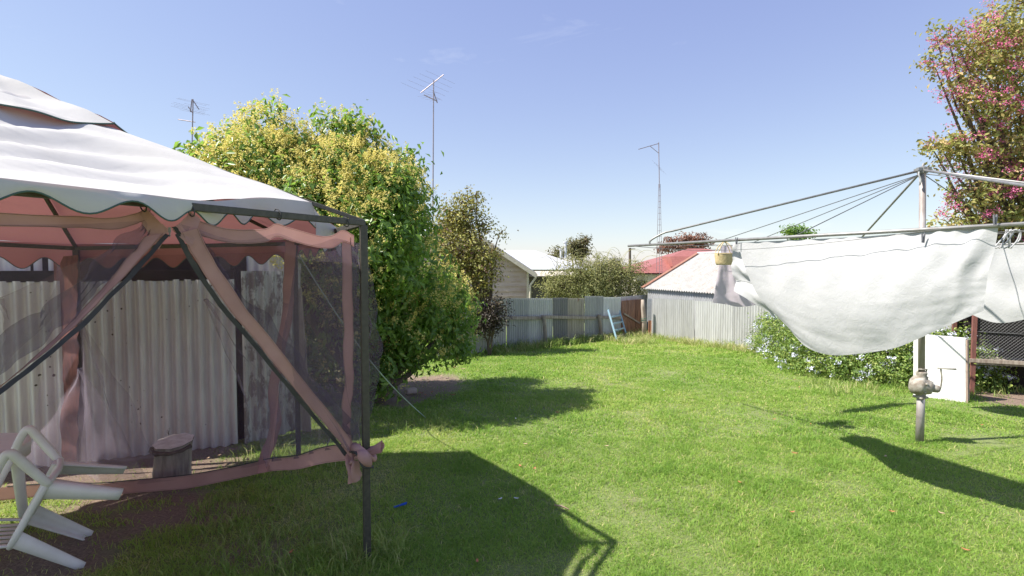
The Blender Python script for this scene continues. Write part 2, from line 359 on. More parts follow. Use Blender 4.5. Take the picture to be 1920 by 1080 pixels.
# ------------------------------------------------------------------ leaves & trees
def leafmesh(name, P, Nn, size, tints, mat, parent=None, asp=.42, droop=0.0, fold=.25, rnd=.6):
    N = len(P); Nn = Nn+rng.normal(0, rnd, (N, 3)); Nn /= np.linalg.norm(Nn, axis=1)[:, None]+1e-9
    d = rng.normal(0, 1, (N, 3)); d[:, 2] -= droop; d -= Nn*(d*Nn).sum(1)[:, None]; d /= np.linalg.norm(d, axis=1)[:, None]+1e-9
    s = np.cross(d, Nn); sz = size[:, None]
    b = P-d*sz*.5; tip = P+d*sz*.5-Nn*sz*.12*(1+droop); l = P+s*sz*asp*.5+Nn*sz*fold*.3; r = P-s*sz*asp*.5+Nn*sz*fold*.3
    V = np.stack([b, l, tip, r], 1).reshape(-1, 3); k = np.arange(N)*4
    F = np.concatenate([np.stack([k, k+1, k+2], 1), np.stack([k, k+2, k+3], 1)], 0)
    return npmesh(name, V, F, mat, parent, np.concatenate([tints, tints]))
def blobpts(blobs, ncl, per, cr, rmin=.5, rmax=1.03, flat=.8, low=-1.0):
    """leaf points gathered in clumps lying in the outer part of ellipsoids"""
    W = np.array([b[3]*b[4]+b[3]*b[5] for b in blobs]); W = W/W.sum(); C = []; O = []
    ch = rng.choice(len(blobs), ncl, p=W); B = np.array(blobs)[ch]
    u = rng.normal(0, 1, (ncl, 3)); u /= np.linalg.norm(u, axis=1)[:, None]; rr = rng.uniform(rmin**2, rmax**2, ncl)**.5
    rr *= .86+.28*rng.random(ncl)
    C = B[:, :3]+u*B[:, 3:6]*rr[:, None]
    n = rng.poisson(per, ncl)+2; ids = np.repeat(np.arange(ncl), n); g = rng.normal(0, 1, (len(ids), 3))*np.array([1, 1, flat])*cr
    P = C[ids]+g; N = u[ids]*.8+g/cr*.35; N[:, 2] += .55
    ct = rng.normal(0, .12, ncl)[ids]
    return P, N, ct, C, u
def pxblob(px, py, Y, rpx, ry=1.0, rz=1.0):
    p = at(px, py, Y); r = rpx*Y/FPX; return (p.x, p.y, p.z, r, r*ry, r*rz)
def limbs(name, root, tips, r0, mat, parent, seed=0, n=8):
    rd = random.Random(seed); mb = MB(); root = Vector(root)
    for t in tips:
        t = Vector(t); pts = []; k = 7
        for i in range(k+1):
            s = i/k; p = root.lerp(t, s); p.z = root.z+(t.z-root.z)*(s**.8)
            j = .12*math.sin(math.pi*s)*(t-root).length*.5
            p += Vector((rd.uniform(-1, 1), rd.uniform(-1, 1), 0))*j*.4; pts.append(p)
        mb.tube(pts, [r0*(1-s/k)**.8+.006 for s in range(k+1)], n)
    return mb.build(name, mat, parent, True)

# ==================================================================== GAZEBO
P2 = {'A': Vector((-.88, 3.17, 2.055)), 'B': Vector((-1.97, 4.85, 2.0)), 'C': Vector((-3.77, 4.62, 1.95)),
      'E': Vector((-5.0, 3.1, 2.03)), 'F': Vector((-4.0, 1.3, 2.05)), 'D': Vector((-1.9, 1.38, 2.055))}
APEX = Vector((-3.06, 3.1, 2.88)); ring = ['A', 'B', 'C', 'E', 'F', 'D']
gaz = thing('garden_gazebo', (-2.95, 3.1, 0), 'sagging six sided gazebo with off white canopy, red lining and torn insect netting', 'gazebo')
for k in ring:
    p = P2[k]; MB().bar((p.x, p.y, 0), (p.x+(.0 if k != 'A' else .0), p.y, p.z-.02), .042, .042, (1, .5, 0)).build('post', M['frame'], gaz, bevel=.004)
for i in range(6):
    a, b = P2[ring[i]], P2[ring[(i+1) % 6]]
    MB().bar(a-Vector((0,0,.006)), b-Vector((0,0,.006)), .03, .034).build('beam', M['frame'], gaz, bevel=.003)
    MB().bar(a+Vector((0,0,.004)), APEX-Vector((0,0,.05)), .024, .024).build('rafter', M['frame'], gaz, bevel=.003)
def eave(i, u):
    a, b = P2[ring[i]], P2[ring[(i+1) % 6]]; cen = Vector((APEX.x, APEX.y, 0))
    p = a.lerp(b, u); out = Vector(((a+b).x/2-cen.x, (a+b).y/2-cen.y, 0)).normalized()
    rad_ = Vector((p.x-cen.x, p.y-cen.y, 0)).normalized(); q = p+out*.045*math.sin(math.pi*u)+rad_*.02; q.z = p.z+.035-.015*math.sin(math.pi*u)
    # the corner at A has slipped back along its rafter
    wA = 0
    if ring[i] == 'A': wA = 1-sstep(0, .42, u)
    if ring[(i+1) % 6] == 'A': wA = 1-sstep(.12, .62, 1-u)
    if wA > 0:
        q = q+Vector((-.31*wA, -.01*wA, .08*wA*wA))
    return q
canv = MB(); val = MB(); trm = MB()
NU, NV = 56, 34; VTOP = .80
for i in range(6):
    A_ = []
    for j in range(NV+1):
        v = j/NV*VTOP; row = []
        for k in range(NU+1):
            u = k/NU; e = eave(i, u); p = e.lerp(APEX, v)
            nearA = min(1, (Vector((e.x, e.y))-Vector((-1.19, 3.16))).length/1.1)
            bag = math.sin(math.pi*min(v/.72, 1))*math.sin(math.pi*u)*(.35+.65*nearA)
            p.z -= .085*bag
            # catenary folds hanging between the rafters
            s = v*1.9-.42*math.sin(math.pi*u)*(1-.4*v)
            amp = .021*math.sin(math.pi*u)**.7*sstep(.04, .22, v)*(.3+.7*nearA)
            p.z += amp*(math.sin(s*21+2.2*fn((u*2, v*3, i)))+.25*math.sin(s*47+1+3*fn((u*3, v*2, i+9))))
            p.z += .012*fn((p.x*3, p.y*3, 2))
            row.append(p)
        A_.append(row)
    canv.grid([r[::-1] for r in A_])
    lo = .035 if i == 5 else .10
    V0, V1 = [], []; rows = [[], [], [], [], []]
    for k in range(NU*2+1):
        u = k/(NU*2); e = eave(i, u); ph = u*7.1+.25
        d = lo+.052*(.5-.5*math.cos(2*math.pi*ph))*(1.15 if i == 5 else 1.4)+.008*fn((u*9, i, 0)); a, b = P2[ring[i]], P2[ring[(i+1) % 6]]
        out = Vector(((a+b).x/2-APEX.x, (a+b).y/2-APEX.y, 0)).normalized()
        if i in (1, 2): d *= 1.25
        d += .07*max(0, 1-(Vector((e.x, e.y))-Vector((-1.19, 3.16))).length/1.0)
        for q in range(5):
            s = q/4; rows[q].append(e+Vector((0, 0, -d*s))+out*(.012*math.sin(s*2)+.010*s*math.sin(u*23+i)))
    val.grid(rows)
    trm.tube([p for p in rows[4]], .0035, 5)
canv.build('canopy', M['canopy'], gaz, True); vo = val.build('valance', M['canopy'], gaz, True); trm.build('trim', M['trim'], vo, True)
# upper vent tier
top = MB(); tt = MB(); AP2 = APEX+Vector((0, 0, .07))
for i in range(6):
    rows = []
    for j in range(11):
        v = j/10; row = []
        for k in range(25):
            u = k/24; e = eave(i, u).lerp(APEX, .60); e.z += .028+.010*math.sin(u*9+i*2); e.z -= .03*math.sin(math.pi*u)
            p = e.lerp(AP2, v); p.z -= .03*math.sin(math.pi*u)*math.sin(math.pi*v); p.z += .008*math.sin(v*14+u*5)
            row.append(p)
        rows.append(row)
    top.grid([r[::-1] for r in rows]); tt.tube(rows[0], .005, 5)
to = top.build('vent_canopy', M['canopy'], gaz, True); tt.build('trim', M['trim'], to, True)

# curtain bands and nets
def smooth_path(pts, n):
    pts = [Vector(p) for p in pts]; out = []; m = len(pts)-1
    for i in range(n+1):
        t = i/n*m; k = min(int(t), m-1); s = t-k
        p0, p1, p2, p3 = pts[max(k-1, 0)], pts[k], pts[k+1], pts[min(k+2, m)]
        out.append(.5*((2*p1)+(p2-p0)*s+(2*p0-5*p1+4*p2-p3)*s*s+(3*p1-p0-3*p2+p3)*s**3))
    return out
def ribbon(pts, wv, n=40, rough=.004, seed=0, wfun=None, rows=4):
    P = smooth_path(pts, n); A_ = [[] for _ in range(rows+1)]; wv = [Vector(x) for x in wv] if isinstance(wv, list) else [Vector(wv)]*2
    for i, p in enumerate(P):
        t = i/n; wt = wv[0].lerp(wv[-1], t); k = wfun(t) if wfun else 1
        for j in range(rows+1):
            s = j/rows; q = p+wt*s*k; q += Vector((fn((t*14, s*.5, seed)), fn((t*11, s*.5, seed+5)), fn((t*9, s*.5, seed+8))))*rough; A_[j].append(q)
    return A_
def band(name, pts, wv, mat='band', par=None, **k):
    A_ = ribbon(pts, wv, **k); o = MB().grid(A_).build(name, M[mat], par or gaz, True)
    if mat == 'band' and len(A_[0]) > 35:
        for q in (0, 3):
            fr = .28 if q == 0 else .74; L_ = []
            for a, b, c in zip(A_[q], A_[q+1], A_[1]):
                p = a.lerp(b, fr); L_.append(p+(Vector((0, 0, 1.8))-p).normalized()*.003)
            MB().tube(L_, .0009, 4, False).build('seam', M['zip'] if name == 'x' else M['seam'], o)
    return o
A, B, C, D = P2['A'], P2['B'], P2['C'], P2['D']
adn = (D-A).normalized(); adp = Vector((adn.y, -adn.x, 0))  # outwards? (towards camera right)
if adp.dot(Vector((0,0,0))-A) < 0: adp = -adp
def AD(px, py, off=0.0):    # point on the tent side next to the camera
    nrm = Vector((adn.y, -adn.x, 0)); return onplane(px, py, A+adp*off, nrm)
# top bands of the side nearest the camera
up1 = [AD(x, y, -.02) for x, y in ((352,400),(372,412),(405,424),(450,431),(495,428),(519,419),(545,427),(590,441),(622,441),(640,432),(652,434),(664,441))]
band('top_band', up1, Vector((.0, 0, -.068)), n=70, rough=.006, seed=3)
up2 = [AD(x, y, -.03) for x, y in ((-260,372),(-120,392),(56,402),(140,405),(210,408),(250,401),(272,392))]
band('top_band', up2, Vector((0, 0, -.045)), n=60, rough=.005, seed=5)
# bunched gathers either side of the opening
band('gather', [AD(272,390,-.01), AD(288,405,-.01), AD(304,420,-.01), AD(318,431,-.01)], [Vector((-.03,.0,-.03)), Vector((-.035,-.02,-.085))], n=16, seed=11)
band('gather', [AD(357,397,-.01), AD(345,410,-.01), AD(334,421,-.01), AD(322,430,-.01)], [Vector((.03,.02,-.03)), Vector((.05,.05,-.075))], n=16, seed=12)
knotA = Vector((-.90, 3.13, .64)); apx = AD(318, 430, 0)
# slanting straps of the open flap
lft = [AD(308,437,.0), AD(250,500,.0), AD(170,583,-.01), AD(90,655,0.0), AD(0,724,.0), AD(-110,800,.02)]
band('flap_strap', lft, [Vector((-.055,-.035,-.015)), Vector((-.03,-.03,-.06))], n=50, seed=21, rough=.006)
band('zip_edge', [p+Vector((.004,.002,-.002)) for p in lft], [Vector((.016,.004,-.008)), Vector((.014,.004,-.010))], 'zip', n=60, rough=.004, seed=22)
rgt = [AD(340,436,0), AD(365,485,0), AD(418,565,.01), AD(480,640,.01), AD(545,720,.0), AD(610,797,-.01), AD(652,848,-.02)]
band('flap_strap', rgt, [Vector((.045,.045,.02)), Vector((.028,.05,.03))], n=60, seed=23, rough=.006)
band('zip_edge', [p+Vector((-.003,-.003,-.003)) for p in rgt], [Vector((-.014,-.014,-.008)), Vector((-.010,-.014,-.014))], 'zip', n=60, rough=.004, seed=24)
band('zip_edge', [AD(330,424,.0), AD(336,432,.0), AD(345,446,0)], Vector((-.012,-.01,-.004)), 'zip', n=8)
MB().box(AD(318,431,.01), (.010,.004,.022)).box(AD(318,440,.01), (.006,.003,.016)).build('zip_pull', M['galv'], gaz)
def net(name, rows, mat='net', seed=0, rough=.012):
    if len(rows[0]) > 16:      # gather the cloth into pleats that overlap
        R2 = []
        Ln = (rows[0][-1]-rows[0][0]).length; kk = max(3, Ln*2.6)
        for i, r in enumerate(rows):
            r = smooth_path(r, 150); d = (r[-1]-r[0]).normalized(); nn_ = Vector((d.y, -d.x, 0)); row = []
            for j, p in enumerate(r):
                t = j/150; e = math.sin(math.pi*t)**.5*(.35+.65*i/len(rows)); ph = 6.283*kk*t+2.5*fn((t*4, i*.12, seed))*2
                a_ = max(0, .25+1.5*fn((t*5, i*.05, seed+20)))*.055
                row.append(p+d*(a_*e*math.sin(ph))+nn_*(a_*.5*e*math.cos(ph)))
            R2.append(row)
        rows = R2
    A_ = []
    n = len(rows)
    for i, r in enumerate(rows):
        row = []
        for j, p in enumerate(r):
            e = math.sin(math.pi*min(max(i/(n-1), 0.05), .95))
            row.append(p+Vector((fn((i*.35, j*9/len(r), seed)), fn((i*.3, j*9/len(r), seed+3)), 0))*rough*2*e)
        A_.append(row)
    return MB().grid(A_).build(name, M[mat], gaz, True)
def interp(P, n): return smooth_path(P, n)
# right flap net: between the top band, the slanting strap and post A
tp = interp(up1, 24); st = interp(rgt, 20); rows = []
for i in range(21):
    s = i/20; Lp = st[i]; Rp = Vector((A.x-.03, A.y-.03, lerp(1.98, .66, s)))
    T = tp; row = []
    for j in range(25):
        t = j/24; p = Lp.lerp(Rp, t); 
        if s < .5: p.z = lerp(p.z, T[j].z-.05-s*2*(T[j].z-p.z), (1-s*2))
        p += adp*(-.03*math.sin(t*9+s*4)*s)
        row.append(p)
    rows.append(row)
net('side_net', rows, 'net', 31, .01)
# left flap net
tp = interp([AD(272,400,-.02), AD(100,405,-.02), AD(-150,395,-.02), AD(-400,340,-.02)], 24); st = interp(lft, 20); rows = []
for i in range(21):
    s = i/20; Lp = st[i]; Rp = Vector((D.x, D.y+.03, lerp(1.98, 1.05, s))); row = []
    for j in range(25):
        t = j/24; p = Lp.lerp(Rp, t)
        if s < .6: p = p.lerp(Vector((tp[j].x, tp[j].y, tp[j].z-.03)), (1-s/.6)**1.5)
        row.append(p)
    rows.append(row)
net('side_net', rows, 'net', 33, .01)
# hem on the ground of the far sides
hem = [Vector((A.x-.03, A.y+.03, .62)), at(610,868,3.35), at(560,880,3.75), at(505,884,4.25), at(430,901,4.2), at(350,915,4.12), at(250,925,4.08), at(190,930,4.06), at(130,930,4.05), at(40,935,4.0), at(-80,950,3.9)]
band('hem_band', hem, Vector((0, -.02, .105)), n=110, rough=.008, seed=41)
hp = smooth_path(hem, 110)
band('zip_edge', [p+Vector((0,-.020,.106)) for p in hp[2:104:3]], Vector((0, .002, .008)), 'zip', n=90, rough=.002, rows=1)
# net A-B (bulging outwards) and B-C
rows = []
hemAB = smooth_path(hem[:4], 30)
for i in range(25):
    s = i/24; row = []
    for j in range(31):
        t = j/30; Tq = A.lerp(B, t)-Vector((0,0,.10+.03*math.sin(t*14))); q = Tq.lerp(hemAB[j]+Vector((0,0,.08)), s)
        q += Vector((.13, .06, 0))*math.sin(math.pi*s)*math.sin(math.pi*min(1, t*1.2+.22))
        q += Vector((.02,.01,0))*math.sin(t*30+s*3)*s; row.append(q)
    rows.append(row)
net('side_net', rows, 'net2', 35, .02)
rows = []; hemBC = smooth_path(hem[3:10], 40)
for i in range(25):
    s = i/24; row = []
    for j in range(41):
        t = j/40; Tq = B.lerp(C, t)-Vector((0,0,.08)); Tq.x -= .15*max(0, t-.9)*10; q = Tq.lerp(hemBC[j]+Vector((0,0,.08)), s**1.25)
        q += Vector((0,.03,0))*math.sin(t*17+s*4)*s; row.append(q)
    rows.append(row)
bc = net('side_net', rows, 'net', 37, .03)
for pts_, wv_, sd_ in ((lft, (Vector((-.02,.0,.075)), Vector((.03,.02,.17))), 91), (rgt, (Vector((.03,.05,.02)), Vector((.06,.10,.10))), 92)):
    A_ = ribbon([p+Vector(wv_[0])*.35 for p in pts_], [wv_[0], wv_[1]], n=60, rough=.03, seed=sd_, rows=8)
    for q, r_ in enumerate(A_):
        for p in r_: p += adp*(.018*math.sin(q*2.4+p.z*5)-.03)
    MB().grid(A_).build('net_gather', M['net2'], gaz, True)
# loose folded net layers, coloured paler to stand for sun on the netting
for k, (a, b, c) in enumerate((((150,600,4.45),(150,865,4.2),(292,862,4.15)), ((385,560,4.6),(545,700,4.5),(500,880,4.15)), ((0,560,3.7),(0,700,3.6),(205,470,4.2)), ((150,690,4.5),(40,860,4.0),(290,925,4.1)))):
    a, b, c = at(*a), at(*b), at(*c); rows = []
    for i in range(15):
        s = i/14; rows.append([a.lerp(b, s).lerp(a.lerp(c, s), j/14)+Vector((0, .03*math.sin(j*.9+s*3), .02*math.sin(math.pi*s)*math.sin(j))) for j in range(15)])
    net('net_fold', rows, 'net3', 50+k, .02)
# straps hanging at B, at A and at C
band('corner_strap', [at(556,452,4.8), at(552,520,4.75), at(549,590,4.7), at(535,660,4.6), at(522,740,4.5), at(528,790,4.4), at(512,845,4.3), at(502,885,4.2)], Vector((-.085, -.02, 0)), n=60, rough=.014, seed=61)
band('corner_strap', [Vector((A.x-.055, A.y-.06, 1.96)), Vector((A.x-.05, A.y-.06, 1.5)), Vector((A.x-.055, A.y-.06, 1.1)), Vector((A.x-.075, A.y-.06, .85)), Vector((A.x-.06, A.y-.05, .66))], [Vector((-.055,-.01,0)), Vector((-.045,-.01,0))], n=40, rough=.010, seed=62)
cs = band('corner_strap', [at(146,478,4.55), at(144,600,4.5), at(148,720,4.48), at(144,865,4.5)], Vector((-.13, 0, 0)), 'rustpost', n=70, rough=.03, seed=63)
# crumpled upper corner of net at A
rows = []
for i in range(13):
    s = i/12; rows.append([Vector((A.x-.30+.27*t/12, A.y-.02+.10*math.sin(t*1.3)*.3+.25*(1-t/12), 1.93-.42*s*(.25+.75*t/12)+.02*math.sin(t*2))) for t in range(13)])
net('net_fold', rows, 'net2', 66, .03)
# hanging hooks
def ringm(c, r, th, nrm, n=14):
    c = Vector(c); nrm = Vector(nrm).normalized(); u = nrm.orthogonal().normalized(); v = nrm.cross(u)
    return MB().tube([c+(u*math.cos(2*math.pi*k/n)+v*math.sin(2*math.pi*k/n)*1.6)*r for k in range(n+1)], th, 6)
for px, py in ((521,402),(648,416),(268,384),(358,394)):
    ringm(AD(px, py, .0), .020, .003, adn).build('hook', M['zip'], gaz, True)
# knot tying the flap to post A
kn = MB(); kc = Vector((A.x, A.y-.035, .665))
def k_(*q): return [kc+Vector(p) for p in q]
kn.tube(smooth_path(k_((-.07,.0,.05),(-.03,-.05,.06),(.03,-.055,.03),(.055,-.01,-.02),(.03,.06,-.03),(-.03,.06,0),(-.07,.01,.0),(-.06,-.05,-.03)), 26), [.020+.009*math.sin(i*.45+.5) for i in range(27)], 10)
kn.tube(smooth_path(k_((-.02,-.06,.05),(.02,-.085,.02),(.05,-.06,-.04)), 14), [.012+.024*math.sin(math.pi*i/14) for i in range(15)], 10)
def tail(P, r0, r1, sd_):
    pts = smooth_path(k_(*P), 14); rows = []; prev = None
    for i, p in enumerate(pts):
        d = (pts[min(i+1, 14)]-pts[max(i-1, 0)]).normalized(); u = d.orthogonal().normalized() if prev is None else (prev-d*prev.dot(d)).normalized(); prev = u; v = d.cross(u); r = lerp(r0, r1, i/14)
        rows.append([p+(u*math.cos(a)*1.25+v*math.sin(a)*.55)*r*(1+.28*math.sin(a*3+i*.25+sd_)) for a in [2*math.pi*q/28 for q in range(29)]])
    kn.grid(rows)
tail(((-.085,.0,.01),(-.08,-.03,-.03),(-.06,-.035,-.085)), .014, .030, 1); tail(((.01,.02,.02),(.055,.01,.035),(.11,-.01,.06)), .016, .027, 2)
tail(((-.04,-.03,-.02),(-.05,-.045,-.08),(-.045,-.03,-.135)), .016, .034, 3)
kn.build('knot', M['band'], gaz, True)
MB().tube(smooth_path(k_((-.075,-.03,.035),(-.02,-.092,.045),(.02,-.10,-.03),(.065,-.05,-.05)), 14), .008, 6).build('knot_edge', M['zip'], gaz, True)
# guy rope
M['rope'] = simple('pale_green_rope', (.42,.52,.42), None, .8)
pg = G(800, 785); r0 = Vector((B.x, B.y, B.z-.05))
MB().tube([r0.lerp(pg, i/20)-Vector((0,0,.16*math.sin(math.pi*i/20))) for i in range(21)], .0055, 5).build('guy_rope', M['rope'], gaz, True)

# ==================================================================== IRON WALL behind the gazebo
def corr(p0, p1, zb, zt, pitch=.095, amp=.011, rows=10, seed=0, rag=.0, lean=0, bend=0):
    """corrugated sheet between two plan points; zb, zt functions or numbers"""
    p0 = Vector((p0[0], p0[1], 0)); p1 = Vector((p1[0], p1[1], 0)); d = p1-p0; Ln = d.length; d.normalize(); nn = Vector((d.y, -d.x, 0))
    n = max(8, int(Ln/pitch*10)); A_ = []
    for j in range(rows+1):
        s = j/rows; row = []
        for i in range(n+1):
            l = Ln*i/n; a = zb(l/Ln) if callable(zb) else zb; c = zt(l/Ln) if callable(zt) else zt
            if rag: a += rag*fn((l*5, seed, 1)); c += rag*.4*fn((l*4, seed, 4))
            q = p0+d*l+nn*(amp*math.sin(2*math.pi*l/pitch)+lean*s+bend*fn((l*1.2, s*2, seed)))
            row.append(Vector((q.x, q.y, lerp(a, c, s))))
        A_.append(row)
    return A_
w0 = Vector((-5.9, 3.95, 0)); w1 = Vector((-2.75, 5.28, 0)); w2 = Vector((-2.28, 5.78, 0)); wd_ = (w1-w0).normalized()
wn = Vector((wd_.y, -wd_.x, 0))
iw = thing('iron_wall', (-3.6, 4.95, 0), 'spotted grey corrugated iron wall with dark rail standing behind the gazebo', 'wall')
pA = w0+wd_*((Vector((-4.02, 4.74, 0))-w0).length)
MB().grid(corr(w0, pA, -.05, 1.66, seed=1, rag=.05, amp=.021)).build('wall_sheet', M['wall'], iw, True)
MB().grid(corr(pA+wd_*.10, w1, .0, 1.66, seed=2, rag=.06, bend=.03, amp=.021)).build('wall_sheet', M['wall'], iw, True)
MB().grid(corr(w1+wd_*.06+wn*.0, w2, .0, lambda t: 1.74, seed=3, rag=.05, amp=.019)).build('wall_sheet', M['wallpeel'], iw, True)['label'] = 'dark painted sheet with paint peeling off'
MB().grid(corr(w0-wn*.07, w2-wn*.07, 1.70, 2.06, seed=4)).build('wall_sheet', M['wall'], iw, True)
MB().bar(w0-wn*.03+Vector((0,0,1.70)), w1-wn*.03+Vector((0,0,1.70)), .05, .10).build('rail', M['dark'], iw)
MB().bar(w0-wn*.14+Vector((0,0,-.05)), w0-wn*.14+Vector((0,0,2.0)), .1, .1)
bk = MB()
for s in (.05, .98): bk.bar(w0.lerp(w1, s)-wn*.10, w0.lerp(w1, s)-wn*.10+Vector((0,0,2.0)), .10, .10, (1,0,0))
bk.build('wall_post', M['dark'], iw)
MB().bar(pA+wd_*.02-wn*.02, pA+wd_*.02-wn*.02+Vector((0,0,1.95)), .12, .05, wn).build('wall_post', M['rustpost'], iw)
MB().grid([[w0-wn*.20+Vector((0,0,z)), w1+wd_*.1-wn*.20+Vector((0,0,z))] for z in (-.1, 1.9)]).build('backing', M['dark'], iw)
pl = at(575, 760, 5.7); 
MB().bar((pl.x, pl.y, gz(0, 5.7)), (pl.x-.08, pl.y, 1.55), .09, .03, (0,1,0)).build('white_plank', M['woodlight'], iw)

# stump
sp0 = G(322, 905); st_ = thing('tree_stump', sp0, 'sawn log stump with slanted top standing in front of the iron wall', 'stump')
sm = MB(); rows = []
for j in range(13):
    s = j/12; row = []
    for k in range(33):
        a = 2*math.pi*k/32; r = (.138-.015*s+.03*max(0, s-.8)*5*.6)*(1+.10*fn((math.cos(a)*1.5, math.sin(a)*1.5, s*.7))+.03*fn((a*3, s*5, 2)))
        r *= 1+.05*math.sin(a*9+2*math.sin(s*3))
        row.append(sp0+Vector((math.cos(a)*r+.03*s, math.sin(a)*r, s*(.345+.04*math.cos(a)*0+.02*math.sin(a)))))
    rows.append(row)
sm.grid(rows); sm.build('log', M['bark'] if 0 else M['wood'], st_, True)
tpb = MB(); c = sp0+Vector((.03, 0, .352)); r12 = rows[-1]
tpb.f = []; 
for k in range(32): tpb.poly([c, r12[k]+Vector((0,0,.003)), r12[k+1]+Vector((0,0,.003))])
tpb.build('cut_top', M['cut'], st_)
cr = MB(); cr.tube([r12[k]+Vector((0,-.004,-.035)) for k in range(17, 33)], [.012+.008*abs(fn((k*.7,0,0)))*3 for k in range(16)], 6); cr.build('bark_rim', M['bark'], st_, True)

# ==================================================================== PLASTIC TABLE + CHAIR
tb = thing('plastic_table', (-3.53, 3.38, 0), 'small round white plastic table at the left edge behind the tipped chair', 'table')
def disc(c, r, z0, z1, n=48, lip=.012):
    prof = [(0, z1), (r-lip, z1), (r-.003, z1-.004), (r, z1-.012), (r-.006, z0), (r-.02, z0)]; A_ = []
    for (rr, z) in prof: A_.append([Vector((c[0]+rr*math.cos(2*math.pi*k/n), c[1]+rr*math.sin(2*math.pi*k/n), z)) for k in range(n+1)])
    return A_
MB().grid(disc((-3.53, 3.38), .33, .53, .625, lip=.03)).build('tabletop', M['plastic'], tb, True)
for a in (-45, 45, 135, 225):
    ca, sa = math.cos(R(a)), math.sin(R(a))
    MB().tube([(-3.53+.25*ca, 3.38+.25*sa, .54), (-3.53+.26*ca, 3.38+.26*sa, .3), (-3.53+.28*ca, 3.38+.28*sa, 0)], [.038, .032, .026], 12).build('leg', M['plastic'], tb, True)
# chair in its own frame: x side, y forward, z up
def chair(T, label):
    ch = bpy.data.objects.new('plastic_chair', None); COL.objects.link(ch); tag(ch, label, 'chair'); ch.matrix_world = T
    def part(mb, name, smooth=True, bevel=.004, thick=0):
        me = bpy.data.meshes.new(name); me.from_pydata(mb.v, [], mb.f); me.materials.append(M['plastic']); o = bpy.data.objects.new(name, me); COL.objects.link(o); o.parent = ch
        if smooth:
            for p in me.polygons: p.use_smooth = True
        if thick: q = o.modifiers.new('s', 'SOLIDIFY'); q.thickness = thick; q.offset = 0
        return o
    rows = []
    for i in range(15):
        v = i/14; rows.append([Vector(((u/14-.5)*(.46-.04*(1-v)), -.20+.42*v, .43-.02*math.sin(math.pi*u/14)-.02*math.sin(math.pi*v)-(.05*max(0, v-.85)/.15)**1*.6)) for u in range(15)])
    part(MB().grid(rows), 'seat', thick=.008)
    # seat rim
    rim = smooth_path([(-.22,-.21,.425),(0,-.22,.42),(.22,-.21,.425),(.24,0,.42),(.235,.20,.41),(0,.225,.39),(-.235,.20,.41),(-.24,0,.42),(-.22,-.21,.425)], 48)
    part(MB().tube(rim, .020, 8), 'seat_rim')
    # angular legs: flat tapering L sections
    for sx in (-1, 1):
        for sy, ft in ((1, (.27, .25)), (-1, (.25, -.29))):
            mb = MB(); A0 = []
            for i in range(9):
                s = i/8; z = lerp(.44, 0, s); cx = sx*lerp(.235, ft[0], s); cy = lerp(.20*sy, ft[1], s); wv = lerp(.108, .058, s)
                A0.append([Vector((cx-sx*wv*.9, cy, z)), Vector((cx-sx*wv*.3, cy+sy*.006, z)), Vector((cx, cy, z)), Vector((cx+sx*.004, cy-sy*wv*.3, z)), Vector((cx, cy-sy*wv*.95, z))])
            mb.grid(A0); part(mb, 'leg', thick=.010)
        # arm: front leg rises, bends and runs back to the backrest
        arm = smooth_path([(sx*.240,.20,.40),(sx*.262,.26,.50),(sx*.285,.33,.61),(sx*.292,.355,.665),(sx*.290,.28,.680),(sx*.282,.05,.665),(sx*.255,-.20,.665),(sx*.225,-.26,.74)], 30)
        rr = []
        for i, p in enumerate(arm):
            d = (arm[min(i+1, 30)]-arm[max(i-1, 0)]).normalized(); nrm = Vector((sx, 0, 0)); b = d.cross(nrm).normalized()
            hw = .034; rr.append([p-nrm*hw+b*.004, p-b*.006, p+nrm*hw+b*.004])
        part(MB().tube(arm, [.026+.004*math.sin(i*.2) for i in range(31)], 10), 'armrest')
    # backrest frame and slats
    bf = smooth_path([(-.22,-.21,.42),(-.235,-.25,.60),(-.225,-.29,.78),(-.12,-.31,.85),(0,-.315,.86),(.12,-.31,.85),(.225,-.29,.78),(.235,-.25,.60),(.22,-.21,.42)], 50)
    rr = []
    for p in bf: rr.append([p+Vector((-.0,-.0,0))+(Vector((0,-.22,.6))-p).normalized()*.03, p])
    part(MB().grid(rr), 'backrest_frame', thick=.014)
    for i in range(5):
        x = -.13+.065*i; part(MB().grid([[Vector((x-.018, y, z)), Vector((x+.018, y, z))] for y, z in ((-.215,.43),(-.245,.55),(-.275,.68),(-.31,.84))]), 'slat', thick=.008)
    return ch
sv = Vector((-.55, .83, .0)).normalized()     # chair side axis
fw = Vector((.52, .08, 1.0)); fw = (fw-sv*fw.dot(sv)).normalized(); upv = sv.cross(fw).normalized()
if upv.x > 0: sv = -sv; upv = sv.cross(fw).normalized()
org = Vector((-2.60, 3.36, .21))
Tm = Matrix(((sv.x, fw.x, upv.x, org.x), (sv.y, fw.y, upv.y, org.y), (sv.z, fw.z, upv.z, org.z), (0,0,0,1))) @ Matrix.Scale(.9, 4)
chair(Tm, 'white plastic armchair tipped onto its back with its four legs pointing right')

